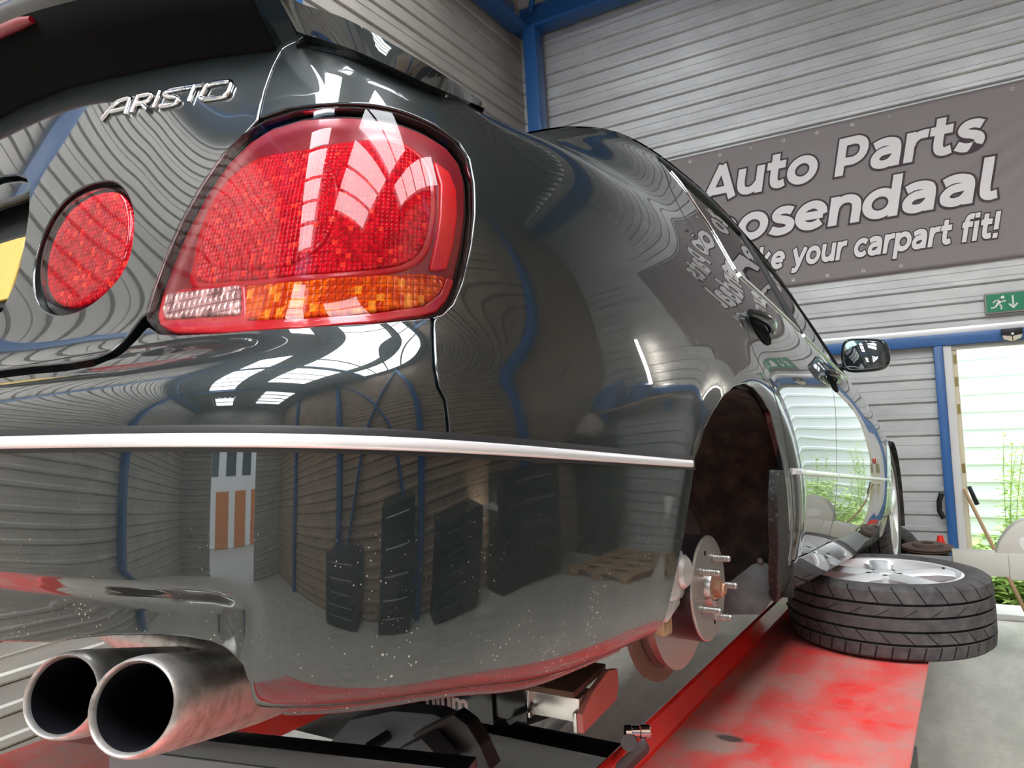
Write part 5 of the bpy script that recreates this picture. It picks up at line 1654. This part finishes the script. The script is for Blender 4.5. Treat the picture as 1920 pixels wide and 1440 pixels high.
# lower frame of the jack: cross tube, slanted arm, cheek block
a0 = wy(892, 1370, 1.45); a1 = wy(1150, 1422, 1.45)
to_jack(box('cross_tube', (-1.66, 1.452, a0.z - .11), (min(a1.x, -.645), 1.53, a0.z), M['jack_black'], None, .004))
b0 = wz_(383, 1388, 1.26); b1 = wz_(850, 1441, 1.26)
dvec = Vector(b1 - b0); dvec.z = 0; L = dvec.length; qm = Matrix.Rotation(math.atan2(dvec.y, dvec.x), 4, 'Z')
to_jack(box('rear_rail', (-.35, 0, -.030), (L + .02, .04, 0), M['jack_black'], None, .003, Matrix.Translation(b0) @ qm))
to_jack(box('rail_plate', (-.2, .002, -.10), (L * .55, .012, -.032), mat('grey_plate', (.16, .17, .18), .5), None, .002, Matrix.Translation(b0) @ qm))
M['slate'] = mat('slate_paint', (.055, .068, .078), .45)
sl_ = [wy(px, py, 1.24) for px, py in ((612, 1400), (655, 1350), (735, 1333), (812, 1339), (838, 1351), (735, 1412), (690, 1425))]
to_jack(prism('slanted_arm', [tuple(p) for p in sl_], (0, .05, 0), M['slate'], None, .003))
sl_ = [wy(px, py, 1.16) for px, py in ((772, 1378), (850, 1340), (876, 1360), (900, 1400), (920, 1445), (820, 1445))]
to_jack(prism('cheek_block', [tuple(p) for p in sl_], (0, .04, 0), M['lift_black'], None, .002))
sl_ = [wy(px, py, 1.10) for px, py in ((735, 1412), (790, 1385), (845, 1445), (740, 1445))]
to_jack(prism('lower_arm', [tuple(p) for p in sl_], (0, .05, 0), M['slate'], None, .002))
pz = wy(612, 1405, 1.2); lathe('pivot_pin', [(-.03, .012), (.06, .012)], wy(710, 1390, 1.21), (0, 1, 0), M['lift_black'], jack, 16)
bpy.data.objects['pivot_pin'].matrix_parent_inverse = JP

# coiled black hose by the exhaust
bm = bmesh.new()
hc = wy(350, 1432, .95)
pts = []
for k in range(120):
    a = k / 120 * 2 * pi * 5; pts.append((hc.x - .06 + .13 * k / 120, hc.y + .05 * math.cos(a), hc.z - .015 + .045 * math.sin(a)))
add_tube(bm, pts, .0062, 8)
hose = bm_obj('coiled_hose', bm, mat('black_hose', (.020, .020, .021), .35), None, 60)
tag(hose, 'coiled black hose hanging just below the exhaust tips', 'hose')

# socket wrench left on the lip of the runway
M['tool_grey'] = mat('grey_tool', (.14, .14, .15), .4, .6)
c0 = on_ramp(1190, 1392, .075)
wr = empty('socket_wrench', tuple(c0)); tag(wr, 'socket wrench with a red handle lying on the red runway lip', 'wrench')
WP = Matrix.Translation(-c0)
def to_w(o): o.parent = wr; o.matrix_parent_inverse = WP; return o
dist = (c0 - EYE).length
def near(px, py, dd=0.0): d = sight_w(px, py).normalized(); return EYE + d * (dist + dd)
sa, sb = near(1172, 1372), near(1212, 1372, .01)
to_w(lathe('socket', [(0, 0), (0, .0135), (.012, .0145), (.014, .0125), (.030, .0125), (.032, .0145), (.052, .0145), (.054, .013), (.054, .0095), (.04, .009), (.04, 0)], sa, sb - sa, M['chrome'], None, 28))
to_w(lathe('ratchet_head', [(-.012, 0), (-.012, .017), (.012, .017), (.012, 0)], near(1180, 1392), Vector((.3, -1, .4)), M['tool_grey'], None, 24))
to_w(tube('handle', [tuple(near(1183, 1400)), tuple(near(1160, 1425)), tuple(near(1115, 1470, -.03))], [.008, .0095, .0105], M['red_lip'], None, 14))
to_w(lathe('handle_collar', [(0, .0095), (.012, .0098), (.014, .008)], near(1186, 1398), near(1160, 1425) - near(1186, 1398), M['chrome'], None, 16))
gb = [near(1206, 1380), near(1214, 1392), near(1212, 1402), near(1150, 1462, -.02), near(1130, 1455, -.02), near(1196, 1394)]
to_w(prism('flat_bar', [tuple(p) for p in gb], tuple(Vector((.004, .004, -.012))), M['tool_grey'], None, .002))

# the wheel lying on the runway
wl = empty('car_wheel', (-.16, 2.75, rz(2.75)), (0, 0, 0))
tag(wl, 'loose car wheel with worn tyre and silver alloy rim lying flat on the red runway', 'wheel')
tilt = Matrix.Rotation(-math.radians(2.1), 4, 'X')
Rw = Matrix.Rotation(math.radians(205), 4, 'Z') @ Matrix.Rotation(-pi / 2, 4, 'Y')
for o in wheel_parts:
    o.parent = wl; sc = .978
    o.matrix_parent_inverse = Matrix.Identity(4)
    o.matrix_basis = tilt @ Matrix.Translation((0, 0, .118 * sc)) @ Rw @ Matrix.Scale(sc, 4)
# beads under the tyre keep the sidewall off the plate
# brake discs, tyre and a red can on a bench by the far wall
YB2 = 5.35
M['bench'] = mat('bench_top', (.30, .27, .24), .6)
dz = wy(1740, 1000, YB2); bz = wy(1735, 1056, YB2)
bench_top = bz.z - .10
bench = empty('workbench', (-.02, 5.45, 0)); tag(bench, 'low steel workbench by the far wall behind the lying wheel', 'workbench')
box('worktop', (-.30, -.30, bench_top - .03), (.14, .30, bench_top), M['bench'], bench, .004)
for x in (-.28, -.12):
    for y in (-.28, .25): box('leg', (x, y, 0), (x + .035, y + .035, bench_top - .031), M['lift_black'], bench, .003)
dc = Vector((.5 * (wy(1690, 1005, YB2).x + wy(1788, 1005, YB2).x), YB2, 0))
h0 = bench_top
M['rusty'] = mat('rusty_iron', (.115, .070, .055), .75, .3)
M['rusty2'] = mat('dark_red_iron', (.20, .060, .045), .7, .2)
drum_h = bz.z - bench_top + .055
drum = lathe('brake_drum', [(0, 0), (0, .125), (.02, .135), (drum_h - .02, .135), (drum_h, .125), (drum_h, .06), (drum_h * .4, .06), (drum_h * .4, 0)], (dc.x - .005, dc.y, h0), (0, 0, 1), M['rusty2'], None, 48)
tag(drum, 'reddish brake drum under the rusty brake disc on the bench', 'brake drum')
h1 = h0 + drum_h
d1 = lathe('brake_disc', [(0, .08), (0, .115), (.018, .115), (.018, .08)], (dc.x, dc.y, h1 + .0005), (0, 0, 1), M['rusty'], None, 48, closed=True)
tag(d1, 'small dark disc between the brake drum and the top brake disc', 'brake disc')
h2 = h1 + .019
d2 = lathe('brake_disc', [(0, .07), (.002, .075), (.014, .075), (.016, .148), (.024, .150), (.024, .138), (.030, .138), (.030, .150), (.038, .150), (.040, .09), (.056, .086), (.058, .080), (.058, .035), (.0, .035)], (dc.x, dc.y, h2 - .013 + .0135), (0, 0, 1), M['rusty'], None, 64, closed=True)
tag(d2, 'rusty vented brake disc on top of the stack behind the lying wheel', 'brake disc')
can = lathe('red_can', [(0, 0), (0, .03), (.10, .03), (.115, .02), (.125, .018), (.125, 0)], (dc.x + .075, dc.y + .185, bench_top), (0, 0, 1), M['red_lip'], None, 24)
can.scale.z = (dz.z - .045 - bench_top) / .125; can.location.z = 0
can.data.transform(Matrix.Translation((0, 0, -bench_top))); can.location.z = bench_top
tag(can, 'narrow red can behind the stacked brake discs', 'can')
ty = empty('tyre', (-.42, 5.9, 0)); tag(ty, 'black tyre standing near the far wall behind the front wheel', 'tyre')
c_ = wheel_parts[0].copy(); COL.objects.link(c_); c_.name = 'casing'; c_.parent = ty
tc = wy(1650, 1050, 5.75)
ty.location = (tc.x - .03, 5.95, 0)
c_.matrix_parent_inverse = Matrix.Identity(4); c_.matrix_basis = Matrix.Translation((0, 0, tc.z - .05)) @ Matrix.Rotation(math.radians(-62), 4, 'Z') @ Matrix.Scale(.95, 4)
stand = box('tyre_rack', (tc.x - .34, 5.78, 0), (tc.x + .10, 6.1, tc.z - .05 - .31), M['lift_black'], None, .01)
tag(stand, 'black box rack carrying the standing tyre by the far wall', 'rack')

# cream tyre machine reaching in from the right in front of the fire door
M['machine'] = mat('cream_machine_paint', (.60, .57, .50), .42)
YM = 5.0
mach = empty('tyre_machine', (1.15, YM, 0)); tag(mach, 'cream tyre machine arm with rounded guard in front of the open door', 'tyre machine')
MP = Matrix.Translation((-1.15, -YM, 0))
def to_m(o): o.parent = mach; o.matrix_parent_inverse = MP; return o
p0 = wy(1785, 1035, YM); p1 = wy(1788, 1077, YM)
to_m(box('beam', (p0.x, YM, p1.z), (1.25, YM + .12, p0.z), M['machine'], None, .006))
e0 = wy(1893, 1042, YM - .02)
to_m(box('beam_joint', (e0.x - .006, YM - .012, p1.z - .012), (e0.x + .10, YM + .13, p0.z + .004), M['machine'], None, .006))
gp = [wy(px, py, YM + .02) for px, py in ((1866, 1040), (1874, 1018), (1886, 998), (1902, 983), (1920, 975), (1942, 972), (1975, 980), (2005, 1005), (2020, 1040))]
to_m(prism('guard', [tuple(p) for p in gp], (0, .10, 0), M['machine'], None, .012))
to_m(lathe('guard_boss', [(-.004, 0), (-.004, .035), (.0, .04)], wy(1925, 1020, YM + .02), (0, 1, 0), M['white_frame'], None, 24))
to_m(box('cabinet', (1.0, YM - .25, 0), (1.55, YM + .4, .98), M['machine'], None, .02))

# broom leaning in the doorway
M['wood'] = mat('pale_wood', (.42, .26, .13), .6)
w0 = wy(1808, 918, 6.30); w1 = wy(1925, 1150, 5.75)
br = empty('broom', tuple(Vector((w1.x, w1.y, 0)))); tag(br, 'wooden broom handle leaning beside the white door frame', 'broom')
ext = w1 + (w1 - w0) * ((w1.z - .06) / (w0.z - w1.z))
o = tube('broom_handle', [tuple(w0 - br.location), tuple(ext - br.location)], .0125, M['wood'], br, 12)
box('broom_head', (ext.x - br.location.x - .03, ext.y - br.location.y - .15, 0), (ext.x - br.location.x + .03, ext.y - br.location.y + .15, .07), M['wood'], br, .008)
g0 = wy(1817, 912, 6.37); g1 = wy(1832, 945, 6.37)
hk = tube('door_handle', [tuple(g0), tuple(g0.lerp(g1, .5) + Vector((0, -.02, 0))), tuple(g1)], [.014, .016, .017], M['black'], None, 12)
tag(hk, 'black handle at the inner edge of the fire door opening', 'handle')
k0 = [wy(px, py, 6.28) for px, py in ((1766, 925), (1761, 940), (1762, 958), (1770, 972))]
hg = tube('cable_bundle', [tuple(p) for p in k0], .02, M['black'], None, 10); tag(hg, 'black cable bundle hung beside the blue door post', 'cable')

# fluorescent battens under the roof
M['tube'] = bpy.data.materials.new('lit_tube'); M['tube'].use_nodes = True
nt = M['tube'].node_tree; nt.nodes.clear(); em = nt.nodes.new('ShaderNodeEmission'); em.inputs[0].default_value = (1, .93, .82, 1); em.inputs[1].default_value = 40
ou = nt.nodes.new('ShaderNodeOutputMaterial'); nt.links.new(em.outputs[0], ou.inputs[0])
M['batten'] = mat('white_batten', (.7, .7, .68), .5)
def batten(loc, rot, L, label, mount):
    e = empty('batten_light', loc, rot); tag(e, label, 'light')
    box('housing', (-.03, -L / 2, .02), (.03, L / 2, .06), M['batten'], e, .006)
    lathe('tube_lamp', [(-L / 2 + .02, 0), (-L / 2 + .02, .013), (L / 2 - .02, .013), (L / 2 - .02, 0)], (0, 0, .004), (0, 1, 0), M['tube'], e, 12)
    for yy in (-L * .35, L * .35): box('bracket', (-.02, yy - .015, .058), (.02, yy + .015, mount), M['batten'], e, .002)
batten((2.30, 6.20, 2.52), (pi / 2, 0, pi / 2), .7, 'fluorescent batten light on the far wall above the wooden shelf', .19)
batten((2.86, 3.06, .95), (0, -pi / 2, 0), .5, 'short fluorescent batten light low on the brown wall between two cabinets', .22)

# along the right-hand wall, seen only in the paint: drawer cabinets, a shelf with boxes, a pallet
M['cab'] = mat('dark_cabinet_paint', (.022, .023, .026), .4)
for i, (y, h, w_) in enumerate(((4.0, 1.25, 1.3), (2.2, 1.05, 1.2), (.4, 1.35, 1.1), (-1.6, 1.0, 1.3))):
    e = empty('tool_cabinet', (2.82, y, 0))
    tag(e, ('dark tool cabinet standing nearest the far wall along the brown wall', 'low dark tool cabinet second from the banner wall', 'tallest dark tool cabinet along the brown wall', 'low dark tool cabinet nearest the vehicle door')[i], 'cabinet', 'tool cabinets along the brown wall')
    box('cabinet_body', (-.26, -w_ / 2, .05), (.22, w_ / 2, h), M['cab'], e, .01)
    nd = 5
    for k in range(nd):
        z0 = .10 + (h - .15) * k / nd
        d_ = box('drawer', (-.28, -w_ / 2 + .03, z0 + .01), (-.261, w_ / 2 - .03, z0 + (h - .15) / nd - .01), M['cab'], e, .004)
        tube('drawer_pull', [(-.30, -w_ * .35, z0 + (h - .15) / nd - .035), (-.30, w_ * .35, z0 + (h - .15) / nd - .035)], .008, M['steel'], d_, 8)
shf = box('wall_shelf', (1.95, 6.02, 1.965), (3.0, 6.30, 2.0), M['wood'], None, .003); tag(shf, 'wooden wall shelf right of the fire door', 'shelf')
for x in (2.1, 2.85): box('shelf_bracket', (x - .015, 6.05, 1.78), (x + .015, 6.30, 1.965), M['blue'], shf, .003)
bc = box('blue_crate', (2.72, 6.06, 2.001), (2.98, 6.28, 2.33), M['blue'], None, .012); tag(bc, 'blue plastic crate at the corner end of the wall shelf', 'crate')
bd = lathe('blue_canister', [(0, 0), (0, .13), (.02, .14), (.18, .14), (.21, .10), (.22, .04), (.24, .04), (.24, 0)], (2.42, 6.140, 2.001), (0, 0, 1), M['blue'], None, 32); tag(bd, 'round blue canister on the wall shelf', 'canister')
sk = lathe('canvas_bag', [(0, 0), (.01, .12), (.10, .17), (.25, .15), (.38, .09), (.44, .03), (.46, .03), (.46, 0)], (2.9, 5.84, 1.55), (0, 0, 1), mat('canvas', (.46, .38, .30), .8), None, 28); tag(sk, 'beige canvas bag standing on the cabinet beside the shelf', 'bag')
box('bag_stand', (2.66, 5.66, 0), (3.06, 6.01, 1.548), M['cab'], None, .01)
tag(bpy.data.objects['bag_stand'], 'dark narrow cabinet in the corner carrying the canvas bag', 'cabinet')
pa = empty('wooden_pallet', (2.1, 5.2, 0)); tag(pa, 'wooden pallet lying on the floor near the corner', 'pallet')
for k in range(5): box('top_board', (-.4, -.5 + k * .24, .10), (.4, -.5 + k * .24 + .10, .122), M['wood'], pa, .002)
for x in (-.38, -.05, .28): box('bearer', (x, -.5, .0), (x + .10, .56, .099), M['wood'], pa, .002)
